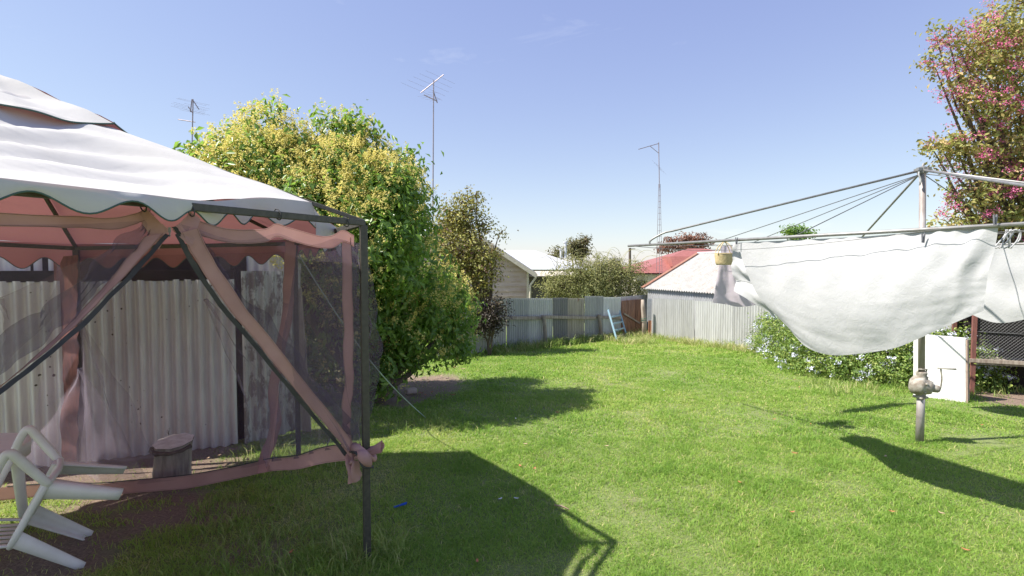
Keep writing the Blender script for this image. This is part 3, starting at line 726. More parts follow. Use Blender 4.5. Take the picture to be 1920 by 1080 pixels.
# ==================================================================== HOIST
ZT = 2.043
PB = G(1724, 830); PT = at(1730, 316, PB.y)
hs = thing('clothes_hoist', PB, 'old galvanised rotary clothes hoist with crank handle standing in the lawn', 'clothes hoist')
MB().tube([PB-Vector((0,0,.02)), Vector((PB.x, PB.y, .62))], .036, 16).build('lower_pole', M['galvpole'], hs, True)
MB().tube([Vector((PB.x, PB.y, .60)), Vector((PT.x, PT.y, PT.z))], .029, 16).build('upper_pole', M['galvpole'], hs, True)
hb = MB(); hb.tube([PT-Vector((0,0,.05)), PT-Vector((0,0,.045)), PT+Vector((0,0,.01)), PT+Vector((0,0,.02))], [.03,.046,.046,.02], 16)
for a in range(4): hb.box(PT+Vector((.055*math.cos(a*1.57+.4), .055*math.sin(a*1.57+.4), -.01)), (.035,.035,.03))
hb.tube([PT+Vector((0,0,.02)), PT+Vector((.01,0,.05))], .01, 8); hb.build('hub', M['galv'], hs)
def lathe(c, axis, prof, n=20):
    c = Vector(c); ax = Vector(axis).normalized(); u = ax.orthogonal().normalized(); v = ax.cross(u)
    return [[c+ax*h+(u*math.cos(2*math.pi*k/n)+v*math.sin(2*math.pi*k/n))*r for k in range(n+1)] for h, r in prof]
cc = at(1727, 722, PB.y); cax = Vector((.80, -.5, -.12)).normalized()
ck = MB(); ck.grid(lathe(cc, (0,0,1), [(-.135,.036),(-.13,.05),(-.115,.05),(-.11,.042),(-.05,.05),(.0,.07),(.05,.062),(.10,.045),(.12,.05),(.135,.048),(.14,.034)]))
ck.grid(lathe(cc+Vector((-.012,0,-.005)), cax, [(-.09,.0),(-.088,.05),(-.06,.092),(.0,.10),(.02,.10),(.03,.085),(.075,.072),(.10,.062),(.105,.04),(.115,.040),(.15,.036),(.165,.02),(.167,.0)]))
for a in (0, 2.1, 4.2): ck.box(cc+Vector((.05*math.cos(a), .05*math.sin(a), -.125)), (.03,.03,.02))
for a in np.arange(0, 6.28, 1.05):
    bx_ = cax.orthogonal().normalized(); by_ = cax.cross(bx_); q = cc+cax*.022+(bx_*math.cos(a)+by_*math.sin(a))*.09; ck.tube([q, q+cax*.022], .011, 6)
ck.tube([cc+Vector((-.035,0,.10)), cc+Vector((-.05,-.02,.165)), cc+Vector((.03,-.03,.165)), cc+Vector((.035,0,.10))], .008, 6)
cro = ck.build('crank_housing', M['cast'], hs, True)
e = cc+cax*.155; MB().tube(smooth_path([e, e+Vector((-.006,-.02,.10)), e+Vector((-.02,-.02,.215))], 8), .007, 8).tube([e+Vector((-.05,-.02,.213)), e+Vector((.10,-.06,.208))], .008, 8).build('crank_handle', M['cast'], cro, True)
L1 = atz(1180, 461, ZT); Rr = atz(1868, 423, ZT); hd = (Rr-L1).normalized(); hn = Vector((-hd.y, hd.x, 0))
if hn.dot(PB-L1) < 0: hn = -hn
half = Vector((PB.x-L1.x, PB.y-L1.y, 0)).dot(hn); tt_ = Vector((PB.x-L1.x, PB.y-L1.y, 0)).dot(hd)
print('HOIST', L1, Rr, half, tt_)
S2 = half; L2 = L1+hd*(tt_*2); L3 = L1+hn*(2*S2); L4 = L2+hn*(2*S2)
cen = Vector((PB.x, PB.y, ZT))
MB().tube([L1-hd*.02, L2+hd*.02], .0145, 10).build('side_tube', M['galv'], hs, True)
MB().tube([L3-hd*.02, L4+hd*.02], .0145, 10).build('side_tube', M['galv'], hs, True)
for k, (c_, in_) in enumerate(((L1, hd*.42), (L2, -hd*.42), (L3, hd*.42), (L4, -hd*.42))):
    e = c_+in_; t0 = PT-Vector((0,0,.015)); e2 = e+Vector((0,0,.10)); q = e2.lerp(t0, .055)
    MB().tube([t0]+smooth_path([q+(t0-q)*.04, q, e+Vector((0,0,.05))+(e2-t0).normalized()*.0, e], 8), .0115, 10).build('arm', M['galv'], hs, True)
stays = MB()
for p in (L1.lerp(L3, .5), L2.lerp(L4, .5), L1.lerp(L2, .5), L3.lerp(L4, .5), L1.lerp(L3,.25)+hd*.3): stays.tube([PT-Vector((0,0,.05)), p], .0045, 5)
stays.build('stay', M['wire'], hs)
for f_ in (.70, .86, 1.0):
    q = [cen+(c_-cen)*f_ for c_ in (L1, L2, L4, L3)]
    for i in range(4):
        if f_ == 1.0 and i in (0, 2): continue
        mb = MB(); a, b = q[i], q[(i+1) % 4]; mb.tube([a.lerp(b, s/12)-Vector((0,0,.055*math.sin(math.pi*s/12))) for s in range(13)], .0022, 5)
        mb.build('line_wire', M['wire'], hs)
mb = MB(); a, b = L1+Vector((0,0,-.01))-hn*.02, L2-hn*.30
mb.tube([(L1-hn*.0).lerp(L2, s/16)-hn*(.12*math.sin(math.pi*s/16))-Vector((0,0,.10*math.sin(math.pi*min(1,s/16*1.3)))) for s in range(17)], .002, 5); mb.build('line_wire', M['wire'], hs)
tw = MB(); tw.tube(smooth_path([PT+Vector((-.04,-.03,.0)), PT+Vector((-.06,-.03,-.06)), PT+Vector((-.045,-.04,-.12)), PT+Vector((-.05,-.03,-.17))], 10), .008, 6); tw.build('rag_tie', M['sheet'], hs, True)

# ---- laundry
def resamp(pts, n):
    P = [np.array(p, float) for p in pts]; d = [0]
    for i in range(1, len(P)): d.append(d[-1]+np.linalg.norm(P[i]-P[i-1]))
    o = []
    for i in range(n+1):
        s = d[-1]*i/n; k = 0
        while k < len(d)-2 and d[k+1] < s: k += 1
        o.append(P[k]+(P[k+1]-P[k])*((s-d[k])/max(d[k+1]-d[k], 1e-9)))
    return o
def curve2(pts, n): return resamp([(p.x, p.y) for p in smooth_path([(a, b, 0) for a, b in pts], 60)], n)
def coons(top, bot, lef, rig, nu, nv):
    t, b, l, r = curve2(top, nu), curve2(bot, nu), curve2(lef, nv), curve2(rig, nv); A_ = []
    for j in range(nv+1):
        v = j/nv; row = []
        for i in range(nu+1):
            u = i/nu
            p = (1-v)*t[i]+v*b[i]+(1-u)*l[j]+u*r[j]-((1-u)*(1-v)*t[0]+u*(1-v)*t[-1]+(1-u)*v*b[0]+u*v*b[-1])
            row.append((p[0], p[1], u, v))
        A_.append(row)
    return A_
def cloth(name, grid_, P0, n, disp, mat, label, cat, loc):
    A_ = [[onplane(a, b, P0, n)+n*disp(u, v) for a, b, u, v in row] for row in grid_]
    o = MB().grid(A_).build(name, mat, None, True)
    me = o.data; off = Vector(loc)
    for v in me.vertices: v.co -= off
    o.location = off; return tag(o, label, cat)
outn = -hn   # towards the camera side
g1 = coons([(1380,455),(1500,449),(1620,443),(1740,432),(1868,419)],
           [(1470,612),(1505,650),(1555,666),(1620,662),(1680,652),(1720,636),(1775,610),(1838,583)],
           [(1380,455),(1392,500),(1420,560),(1470,612)], [(1868,419),(1858,470),(1846,530),(1838,583)], 90, 60)
def d1(u, v):
    r = .10*math.sin(math.pi*u)*math.sin(math.pi*v*.9)                        # belly blown by the wind
    r += .018*math.exp(-((u-.92+.05*v)/.035)**2)*math.sin(math.pi*min(1, v*1.1))*1.6
    r += .006*math.sin(u*75+3*fn((u*4,0,2)))*math.exp(-v*4)
    r += .010*math.sin(u*34+v*7+2*fn((u*3, v*3, 1)))*(1-.6*v)*(.3+.7*u)
    cx, cy = u-.42, v-.62; rad = math.sqrt(cx*cx*1.4+cy*cy*.8)
    r += .005*math.sin(rad*20+3*fn((u*2.5, v*2.5, 5)))*sstep(.12, .4, rad)*sstep(.95, .5, rad)*sstep(.2, .5, v)
    r += .020*fn((u*2.4, v*1.6, 7))*v+.005*fn((u*9, v*3, 8))+.0018*fn((u*30, v*12, 4))+.004*fn((u*5+v*3, v*14-u*8, 14))*v
    return r*1.0-.03
cloth('bed_sheet', g1, L1+outn*.02, outn, d1, M['sheet'], 'large white bed sheet billowing on the near side of the clothes hoist', 'bed sheet', Vector((2.6, 4.8, ZT)))
g1b = coons([(1376,456),(1390,455),(1402,455)], [(1380,545),(1410,568),(1440,596)], [(1376,456),(1372,500),(1380,545)], [(1402,455),(1425,530),(1452,600)], 20, 30)
o = cloth('sheet_fold', g1b, L1-outn*.10, outn, lambda u, v: .03*math.sin(v*14+u*4)*v+.03*fn((u*3, v*6, 3)), M['sheet'], None, None, Vector((2.6, 4.8, ZT)))
bs = bpy.data.objects['bed_sheet']; o.parent = bs; o.location = (0,0,0); del o
# lilac cloth on the left wire
i1 = Vector((2.10, 6.02, ZT-.03)); 
g2 = coons([(1352,462),(1365,460),(1382,461)], [(1337,567),(1360,571),(1385,575),(1422,572)], [(1352,462),(1347,510),(1337,567)], [(1382,461),(1390,530),(1422,572)], 30, 30)
cloth('lilac_cloth', g2, i1, Vector((-.5,-.866,0)), lambda u, v: .05*math.sin(u*9+v*2)*v*.7+.02*fn((u*4, v*4, 6)), M['pink'], 'pale lilac cloth hanging between the peg basket and the bed sheet', 'laundry', Vector(i1))
def hang(name, a, b, zlo, label, mat, seed, cat='laundry', zl2=None):
    zl2 = zlo if zl2 is None else zl2
    rows = []
    for j in range(21):
        s = j/20; rows.append([a.lerp(b, i/40)+Vector((0,0,-(ZT-lerp(zl2, zlo, sstep(0,.4,i/40))+.04*math.sin(i*.3+seed))*s))+hn*(.03*math.sin(i*.45+seed)*s+.03*fn((i*.2, s*3, seed)))*1.0 for i in range(41)])
    o = MB().grid(rows).build(name, mat, None, True)
    for v in o.data.vertices: v.co -= a
    o.location = a; return tag(o, label, cat)
iz = Vector((0,0,-.03))
hang('bath_towel', Vector((2.72, 6.30, ZT-.04)), Vector((4.05, 6.90, ZT-.04)), 1.28, 'white towel hanging on a back wire hidden behind the big bed sheet', M['sheet'], 2, 'laundry', 1.62)
c1 = cen+hn*1.25; 
s2a, s2b = c1-hd*.92, c1+hd*.35
hang('pillow_sheet', s2a+iz, s2b+iz, 1.24, 'smaller white sheet hanging on the far side of the hoist at the right edge', M['sheet'], 5, 'sheet')
MB()
pc = hang('purple_cloth', s2b+hd*.06+iz, s2b+hd*.35+iz, 1.2, 'purple cloth at the right edge next to the smaller white sheet', simple('purple_cotton', (.25,.02,.16), (.15,.01,.1), .8), 9)
# peg basket
M['basket'] = simple('woven_basket', (.62,.50,.28), (.5,.38,.2), .8, 0, 60, .8, .004)
bp = at(1358, 486, 5.70); bkt = thing('peg_basket', bp, 'small yellow woven peg basket hung on the hoist tube', 'basket')
MB().grid([[bp+Vector((sx*.105*k, math.cos(a)*.055*k2, .055-.11*s+math.sin(a)*0)) for a in ()] for s in ()]) if 0 else None
rows = []
for j in range(9):
    s = j/8; rows.append([bp+Vector(((.10-.012*s-.05*max(0, s-.8))*math.cos(2*math.pi*k/28), (.06-.01*s)*math.sin(2*math.pi*k/28), .06-.12*s)) for k in range(29)])
MB().grid(rows).build('basket_body', M['basket'], bkt, True, thick=.006)
MB().tube(rows[0], .006, 6).build('rim', M['basket'], bkt, True)
for sy in (-.04, .04): MB().tube(smooth_path([bp+Vector((-.085, sy, .05)), bp+Vector((-.055, sy, .13)), bp+Vector((0, sy*.3, .185)), bp+Vector((.055, sy, .13)), bp+Vector((.085, sy, .05))], 14), .005, 6).build('handle', M['basket'], bkt, True)
# knotted cords at right
cp = at(1895, 437, 4.6); kb = MB(); rd = random.Random(4)
for i in range(9):
    a = cp+Vector((rd.uniform(-.05,.10), rd.uniform(-.03,.03), .03)); kb.tube(smooth_path([a, a+Vector((rd.uniform(-.08,.04), 0, -.03)), a+Vector((rd.uniform(-.12,.03), 0, -.10)), a+Vector((rd.uniform(-.16,.05), 0, -.16))], 10), .006, 5)
o = kb.build('cord_bundle', M['sheet'], None, True); 
for v in o.data.vertices: v.co -= cp
o.location = cp; tag(o, 'frayed bundle of white cords knotted on the hoist wire right of the sheet', 'cord')
pegm = simple('grey_peg', (.18,.18,.2), None, .5)
for k, (px, py) in enumerate(((1381,452),(1731,447),(1866,413))):
    p = onplane(px, py, L1+outn*.04, outn); pg_ = thing('clothes_peg', p, 'small grey clothes peg clipping the big bed sheet to the hoist', 'clothes peg', 'pegs on the big bed sheet')
    for sx in (-1, 1): MB().bar(p+Vector((sx*.004,0,-.03)), p+Vector((sx*.009,0,.035)), .006, .010, (0,1,0)).build('prong', pegm, pg_)

# ==================================================================== FENCES
g0 = (.33,.335,.335)
FM = {'a': corrmat('iron_pale', (.60,.58,.55), (.45,.44,.42), rlo=.75, rhi=.8), 'b': corrmat('iron_grey', (.60,.60,.59), (.50,.50,.495), rlo=.78, rhi=.82),
      'd': corrmat('iron_dark', (.27,.265,.27), (.21,.205,.21), rlo=.8, rhi=.85), 'c': corrmat('iron_brownish', (.50,.45,.39), (.36,.32,.28), (.26,.14,.08), .58, .68),
      'e': corrmat('iron_bluish', (.44,.445,.45), (.36,.365,.37), rlo=.72, rhi=.8), 'w': corrmat('iron_white', (.74,.75,.74), (.62,.64,.64), rlo=.75, rhi=.8),
      'r': corrmat('iron_rusty', (.30,.15,.08), (.16,.07,.04), (.42,.30,.2), .60, .7, metal=0), 's': corrmat('iron_side', (.53,.53,.52), (.43,.43,.425), (.24,.15,.1), .70, .78)}
F0 = G(885, 664); F1 = G(1206, 626)
fd = (F1-F0).normalized()
bf = thing('back_fence', ((F0+F1)/2), 'patchwork fence of grey corrugated iron sheets with timber rail across the back of the yard', 'fence')
def fpt(px):  # plan point on back fence line at this column
    r = ray(px, 600); a = F0; t = (a.x*r.y-a.y*r.x)/(fd.y*r.x-fd.x*r.y); return a+fd*t
def zfor(px, py, p):
    r = ray(px, py); return CAMZ+r.z*p.y/r.y
sheets = [(820,905,'a',560,0,''), (905,950,'a',560,.0,'streaky pale sheet'), (950,992,'e',559,.0,'grey green sheet'), (992,1036,'b',559,.0,'light grey sheet'), (1036,1064,'d',558,.015,'darkest grey sheet'),
          (1064,1096,'c',559,.0,'brownish sheet with rust near the ground'), (1095,1129,'e',555,.02,'bluish grey sheet standing slightly higher'), (1129,1164,'w',557,.0,'palest sheet behind the ladder')]
for i, (a, b, m_, ty, off, lb) in enumerate(sheets):
    p, q = fpt(a), fpt(b); nn = Vector((fd.y, -fd.x, 0)); p2, q2 = p+nn*off, q+nn*off
    zt = (lambda t, za=zfor(a, ty, p), zb=zfor(b, ty, q): za+(zb-za)*t)
    zb_ = (lambda t, p=p, q=q: lerp(p.z, q.z, t)-.05)
    o = MB().grid(corr(p2, q2, zb_, zt, seed=i, pitch=.085, amp=.019)).build('fence_sheet', FM[m_], bf, True)
    if lb: o['label'] = lb
nn = Vector((fd.y, -fd.x, 0))
if nn.dot(-F0) < 0: nn = -nn
def fz(px, py, off=.06): p = fpt(px)+nn*off; p.z = zfor(px, py, p); return p
for (a, ya, b, yb) in ((925,596,1012,596),(1012,594,1114,596),(1116,594,1160,596)): MB().bar(fz(a,ya), fz(b,yb), .05, .085).build('rail', M['wood'], bf, bevel=.005)
for (px, y0, y1, m_) in ((1012,593,650,'wood'),(1116,590,641,'woodlight')):
    a = fz(px, y0, .14); b = fz(px+3, y1, .16); b.z = gz(b.x, b.y)-.05; MB().tube([b, b.lerp(a, .5)+Vector((.01,0,0)), a], [.055,.05,.052], 8).build('fence_post', M[m_], bf)
rg = thing('rusty_iron_panel', fpt(1182), 'rust brown iron panel with diagonal brace filling the fence corner beside the ladder', 'gate')
p, q = fpt(1163), fpt(1200); MB().grid(corr(p+nn*.04, q+nn*.04, p.z-.05, zfor(1180,564,p), seed=20, pitch=.2, amp=.006)).build('panel', FM['r'], rg, True)
MB().bar(fz(1166,588,.08), fz(1196,606,.08), .02, .05).build('brace', M['wood'], rg)
MB().grid(corr(fpt(1190)+nn*.05, fpt(1203)+nn*.05, p.z-.05, zfor(1180,566,p), seed=22)).build('edge_sheet', FM['r'], rg, True)
MB().grid(corr(fpt(1162)-nn*.1, fpt(1226)-nn*.1, p.z-.05, zfor(1180,557,p), seed=24)).build('back_sheet', FM['b'], rg, True)
gp = G(1208, 634); gt = at(1205, 562, gp.y); ps = thing('leaning_post', gp, 'pale weathered gate post with green twine at the fence corner', 'post')
MB().tube([gp-Vector((0,0,.05)), gp.lerp(gt, .4)+Vector((.02,0,0)), gp.lerp(gt, .8), gt], [.075,.07,.065,.05], 9).build('post_timber', M['woodlight'], ps, True)
gm = simple('green_twine', (.02,.16,.10), None, .7)
MB().tube([gp.lerp(gt, .42)+Vector((.085*math.cos(a), .085*math.sin(a), .01*a)) for a in np.arange(0, 13, .5)], .008, 5).build('twine', gm, ps)
rs = G(1218, 632); MB
o = thing('rusty_offcut', rs, 'small dark red rusty iron offcut leaning right of the pale gate post', 'scrap iron')
MB().grid(corr((rs.x-.03, rs.y+.1), (rs.x+.16, rs.y+.0), rs.z-.03, rs.z+.52, seed=30, lean=-.05)).build('sheet', FM['r'], o, True)
o = thing('white_offcut', rs+Vector((.03,.1,0)), 'plain white painted sheet upright at the fence corner above the rusty offcut', 'sheet')
MB().box(rs+Vector((.05,.16,.85)), (.19,.012,.75)).build('panel', simple('white_painted', (.6,.61,.6), (.5,.51,.5), .5), o)
# side fence
S0 = G(1222, 633); S1 = G(1424, 660); sdv = (S1-S0); sdv.z = 0; sdv.normalize(); sn = Vector((-sdv.y, sdv.x, 0))
if sn.dot(-S0) > 0: sn = -sn
sf = thing('side_fence', S0, 'pale corrugated iron fence in front of the rusty roofed shed running behind the hedge', 'fence')
def spt(px):
    r = ray(px, 600); t = (S0.x*r.y-S0.y*r.x)/(sdv.y*r.x-sdv.x*r.y); return S0+sdv*t
zt0 = zfor(1222, 559, S0)
tops = [1222, 1303, 1375, 1470, 1600, 1720, 1850]; hts = [0, -.015, .0, -.02, 0, 0]
for i in range(len(tops)-1):
    a, b = spt(tops[i]), spt(tops[i+1])
    za = zt0+hts[i]-(a-S0).length*.0; l0 = (a-S0).length
    zb_ = (lambda t, a=a, b=b: gz(0, lerp(a.y, b.y, t))-.06)
    tz = (lambda t, a=a, b=b, h=hts[i]: zt0+h+.030*((a-S0).length+(b-a).length*t))
    MB().grid(corr(a+sn*.01*(i % 2), b+sn*.01*(i % 2), zb_, tz, pitch=.085, amp=.019, seed=40+i)).build('fence_sheet', FM['s'] if i % 2 == 0 else FM['b'], sf, True)
# ladder
M['blue'] = simple('faded_blue_paint', (.24,.42,.52), (.36,.48,.54), .6, 0, 14, .2, .002)
lb = (G(1157, 640), G(1176, 633)); lt = (at(1140, 581, lb[0].y+.42), at(1160, 578, lb[1].y+.42))
ld = thing('blue_ladder', (lb[0]+lb[1])/2, 'faded blue two rail step ladder leaning on the back fence', 'ladder')
for k in range(2): MB().bar(lb[k], lt[k], .045, .075, (0,1,0)).build('rail', M['blue'], ld, bevel=.004)
for s in (.13, .33, .54, .76): MB().bar(lb[0].lerp(lt[0], s), lb[1].lerp(lt[1], s), .03, .05).build('rung', M['woodlight'] if s < .2 else M['blue'], ld, bevel=.003)

# ==================================================================== TREES
M['privet'] = leafmat('glossy_leaf', [(0, (.32,.42,.07)), (.4, (.20,.33,.07)), (1, (.10,.19,.04))], .50, .33, (.3,.5,.06), .5)
M['panicle'] = leafmat('flower_spray', [(0, (.90,.76,.30)), (.5, (.78,.68,.20)), (1, (.48,.52,.12))], .42, .7, (.6,.6,.18), .2)
pv = [(505,275,6.8,63),(455,313,6.6,65),(560,303,6.9,57),(500,353,6.6,97),(415,360,6.3,70),(375,343,6.2,31),(425,420,6.2,90),(610,343,6.9,66),(650,281,7.1,46),(690,303,7.1,42),(640,350,6.8,81),(730,338,7.1,42),(768,313,7.6,24),(715,385,6.8,82),(757,370,7.4,48),
      (590,440,6.3,110),(700,470,6.4,95),(755,440,7.2,54),(745,540,7.5,100),(815,560,8.3,60),(845,600,8.5,48),(700,620,7.2,92),(790,635,7.7,60),(600,590,7.5,130),(690,560,7.2,80),(500,480,7.6,130),(640,500,7.9,100),(838,545,8.6,34),(700,700,7.0,50),(500,640,7.7,110),(850,640,8.4,38),
      (600,232,7.0,13),(628,222,7.0,15),(655,224,7.0,15),(683,240,7.0,14),(708,252,7.1,12),(775,286,7.5,13),(788,312,7.5,12),(366,294,6.3,11),(392,262,6.4,13),(520,205,6.7,14),(478,222,6.6,13),(880,585,8.8,14),(806,400,7.5,14)]
pvb = [pxblob(a, b, y, r, .95, .95) for a, b, y, r in pv]
tr = thing('flowering_privet', G(690, 715), 'big rounded tree with glossy leaves and yellow green flower sprays behind the gazebo', 'tree')
tips = [b[:3] for b in pvb]; limbs('trunk', Vector((-1.95, 7.1, gz(0, 7.1)-.1)), [Vector(t) for t in tips], .06, M['bark'], tr, 3)
P_, N_, ct, C_, U_ = blobpts(pvb, 3000, 15, .10, .62, 1.0)
o = leafmesh('leaves', P_, N_, rng.uniform(.07, .125, len(P_)), np.clip(.5+ct+rng.normal(0, .18, len(P_)), 0, 1), M['privet'], tr, .46, .9, .3, .45)
# panicles on the surface, mostly on the sunny upper left part
W = np.array([b[3]**2 for b in pvb]); ch = rng.choice(len(pvb), 11000, p=W/W.sum()); Bq = np.array(pvb)[ch]; u = rng.normal(0, 1, (11000, 3)); u /= np.linalg.norm(u, axis=1)[:, None]
keep = (rng.random(11000) < np.clip(.66+.35*u[:, 2]-.12*u[:, 0]+.36*(Bq[:, 2]-1.9)-.40*(Bq[:, 0]+2.0)-.9*((Bq[:, 2] > 3.1) & (Bq[:, 0] > -2.5))+1.0*(vnoise(Bq[:, 0]+u[:, 0]*Bq[:, 3]+9, Bq[:, 2]+u[:, 2]*Bq[:, 5], 1.6, 7)-.5), .10, .97)) & ((u[:, 1] < .45) | (u[:, 2] > .3))
Bq, u = Bq[keep], u[keep]; K = len(u); c0 = Bq[:, :3]+u*Bq[:, 3:6]*rng.uniform(.93, 1.08, K)[:, None]
per = 30; ids = np.repeat(np.arange(K), per); s = rng.random(len(ids)); ax = u*.8+np.array([0, 0, .5]); ax /= np.linalg.norm(ax, axis=1)[:, None]
ln = rng.uniform(.10, .20, K); rad = (1-s)*.05+.006
Pp = c0[ids]+ax[ids]*(s*ln[ids])[:, None]+rng.normal(0, 1, (len(ids), 3))*rad[:, None]*.75
leafmesh('flower_sprays', Pp, np.tile([0, 0, 1.0], (len(ids), 1)), rng.uniform(.014, .031, len(ids)), np.clip(.35+rng.normal(0, .12, K)[ids]-.25*ax[ids][:, 2]+rng.normal(0, .15, len(ids)), 0, 1), M['panicle'], tr, .7, 0, .3, 1.2)
# second, autumn tinted tree
M['autumn'] = leafmat('autumn_leaf', [(0, (.60,.50,.12)), (.3, (.38,.38,.09)), (.6, (.20,.21,.06)), (.85, (.22,.12,.08)), (1, (.11,.06,.05))], .35, .5, (.35,.28,.06))
def tree(name, base, blobs, ncl, per, cr, ls, mat, label, trunk_r=.06, rmin=.3, asp=.5, extra=0, seed=1, twig=True, tint0=.45, cat='tree', flat=.8):
    t = thing(name, base, label, cat)
    tp = [Vector(b[:3]) for b in blobs]; limbs('trunk', base-Vector((0,0,.1)), tp, trunk_r, M['bark'], t, seed, 7)
    P_, N_, ct, C_, U_ = blobpts(blobs, ncl, per, cr, rmin, 1.05, flat)
    k = P_[:, 2] > base.z+.02; P_, N_, ct = P_[k], N_[k], ct[k]
    leafmesh('leaves', P_, N_, rng.uniform(.6, 1.3, len(P_))*ls, np.clip(tint0+ct*1.2+rng.normal(0, .16, len(P_)), 0, 1), mat, t, asp, .2, .3, .7)
    if twig and name != 'far_tree':
        mb = MB(); bi = [min(blobs, key=lambda b: (Vector(b[:3])-Vector(c)).length) for c in C_[:220]]
        for c, b in zip(C_[:220], bi): b = Vector(b[:3]); c = Vector(c); mb.tube([b, b.lerp(c, .5)+Vector((0,0,.04)), c], [.012, .008, .003], 4, False)
        mb.build('twigs', M['bark'], t)
    return t
tree('autumn_tree', G(903, 655), [pxblob(*q) for q in ((866,415,12.8,30),(845,475,12.6,44),(890,470,12.6,32),(824,432,12.9,26),(868,378,12.8,20),(905,505,12.4,28),(860,520,12.5,40),(905,425,12.8,18),(918,480,12.4,18),(838,400,12.8,18),(884,392,12.7,16),(900,545,12.4,22),(893,372,12.8,10),(935,440,12.6,8),(925,515,12.3,14))],
     560, 15, .12, .08, M['autumn'], 'slender tree with yellow green and purple tinted leaves in front of the weatherboard house', .06, .3, tint0=.5)
M['purple'] = leafmat('dark_purple_leaf', [(0, (.09,.075,.04)), (.5, (.05,.04,.03)), (1, (.03,.018,.022))], .2, .5, (.1,.06,.05))
tree('purple_shrub', GX(918, 12.2), [pxblob(*q) for q in ((915,585,12.2,28),(932,575,12.1,20),(905,608,12.2,24),(925,602,12.2,18))], 150, 16, .11, .065, M['purple'], 'dark purple leaved shrub against the left end of the back fence', .025, .1, cat='shrub', seed=4)
# shrub beyond the fence
M['olive'] = leafmat('olive_leaf', [(0, (.44,.42,.18)), (.4, (.28,.29,.10)), (.8, (.15,.17,.06)), (1, (.17,.12,.08))], .3, .6, (.3,.3,.08))
tree('wattle_shrub', GX(1115, 19), [pxblob(a, b, 19, r, .8, .9) for a, b, r in ((1050,535,34),(1085,520,40),(1130,515,42),(1170,522,38),(1200,540,24),(1110,545,50),(1160,550,45),(1035,550,22))],
     900, 20, .15, .09, M['olive'], 'wide olive green feathery shrub rising behind the back fence', .05, .35, .3, cat='shrub', seed=6, flat=.5)
wb = bpy.data.objects['wattle_shrub']; mb = MB(); rd = random.Random(9)
for i in range(60):
    a = at(rd.uniform(1040, 1195), rd.uniform(495, 520), 19+rd.uniform(-.6,.6)); dx = rd.uniform(-.9, .9); hh = rd.uniform(.25, .75)
    mb.tube(smooth_path([a, a+Vector((dx*.35, 0, hh*.8)), a+Vector((dx*.8, 0, hh)), a+Vector((dx*1.3, 0, hh*.75))], 8), [.008-.0007*k for k in range(9)], 4, False)
mb.build('twigs', M['olive'], wb)
# crepe myrtle with pink flowers, right
M['crepe'] = leafmat('crepe_leaf', [(0, (.74,.50,.25)), (.3, (.46,.42,.13)), (.65, (.24,.31,.08)), (1, (.42,.18,.12))], .45, .45, (.35,.3,.08))
M['pinkfl'] = leafmat('pink_flower', [(0, (.85,.35,.50)), (.5, (.75,.16,.36)), (1, (.52,.08,.24))], .35, .7, (.7,.15,.35))
cb = [(1752,60,8.6,16),(1748,112,8.6,18),(1770,128,8.6,22),(1742,268,8.5,15),(1790,268,8.5,20),(1760,300,8.5,16),(1782,345,8.5,16),(1760,415,8.5,14),(1800,95,8.6,38),(1850,70,8.6,50),(1905,50,8.8,70),(1850,130,8.6,50),(1790,150,8.5,26),(1900,150,8.8,85),(1860,200,8.5,42),(1820,185,8.5,30),(1775,65,8.6,22),(1905,230,8.8,75),(1860,270,8.6,50),
      (1810,290,8.5,36),(1765,278,8.4,22),(1905,300,8.8,80),(1850,330,8.6,50),(1830,370,8.5,45),(1900,380,8.7,75),(1800,405,8.5,35),(1860,410,8.6,50),(1960,100,9,110),(1980,250,9.1,120),(1960,370,9,110),(2040,180,9.3,150),(1930,0,8.9,45),(1990,-60,9,90),(2060,330,9.2,130),(2060,20,9.3,120)]
cbb = [pxblob(a, b, y, r, .9, .75) for a, b, y, r in cb]; cbase = GX(1975, 9.0)
ct_ = tree('crepe_myrtle', cbase, cbb, 1700, 18, .10, .078, M['crepe'], 'tall crepe myrtle with pink blossom tips at the right edge of the yard', .045, .25, .5, seed=8, tint0=.42)
Pp, Nn_, _, _, _ = blobpts(cbb[:26], 330, 34, .045, 1.0, 1.25); 
leafmesh('blossom', Pp, Nn_, rng.uniform(.015, .035, len(Pp)), rng.random(len(Pp)), M['pinkfl'], ct_, .8, 0, .3, 1.2)
# plumbago hedge
M['hedge'] = leafmat('hedge_leaf', [(0, (.38,.43,.11)), (.35, (.20,.30,.06)), (.75, (.10,.18,.035)), (1, (.05,.09,.02))], .33, .5, (.3,.4,.06))
M['blueflower'] = leafmat('pale_blue_flower', [(0, (.80,.80,.86)), (1, (.62,.66,.80))], .25, .7, (.6,.65,.85))
hb_ = []
for (px, Y, h, r) in ((1428,12.6,.75,.30),(1445,11.9,.95,.42),(1470,10.8,.95,.5),(1500,10.0,.85,.5),(1535,9.4,.85,.52),(1575,9.1,.85,.5),(1615,8.9,.85,.5),(1655,8.7,.85,.5),(1695,8.5,.85,.5),(1735,8.4,.85,.48),(1775,8.2,.85,.45),(1815,8.1,.75,.4),(1850,7.9,.55,.30)):
    g_ = GX(px, Y); hb_ += [(g_.x, g_.y, g_.z+h*.30, r, r, h*.34), (g_.x+.1, g_.y+.15, g_.z+h*.75, r*.85, r*.85, h*.34)]
hg = tree('plumbago_hedge', GX(1600, 8.9), hb_, 1700, 20, .085, .05, M['hedge'], 'long leafy hedge with pale blue flower heads under the washing line', .02, .45, .5, seed=12, twig=False, tint0=.4, cat='hedge')
Pp, Nn_, _, _, _ = blobpts(hb_, 330, 26, .03, .98, 1.10); k = (Pp[:, 2] > gzv(Pp[:, 1])+.05); leafmesh('flowers', Pp[k], Nn_[k], rng.uniform(.018, .034, k.sum()), rng.random(k.sum()), M['blueflower'], hg, .9, 0, .2, .8)

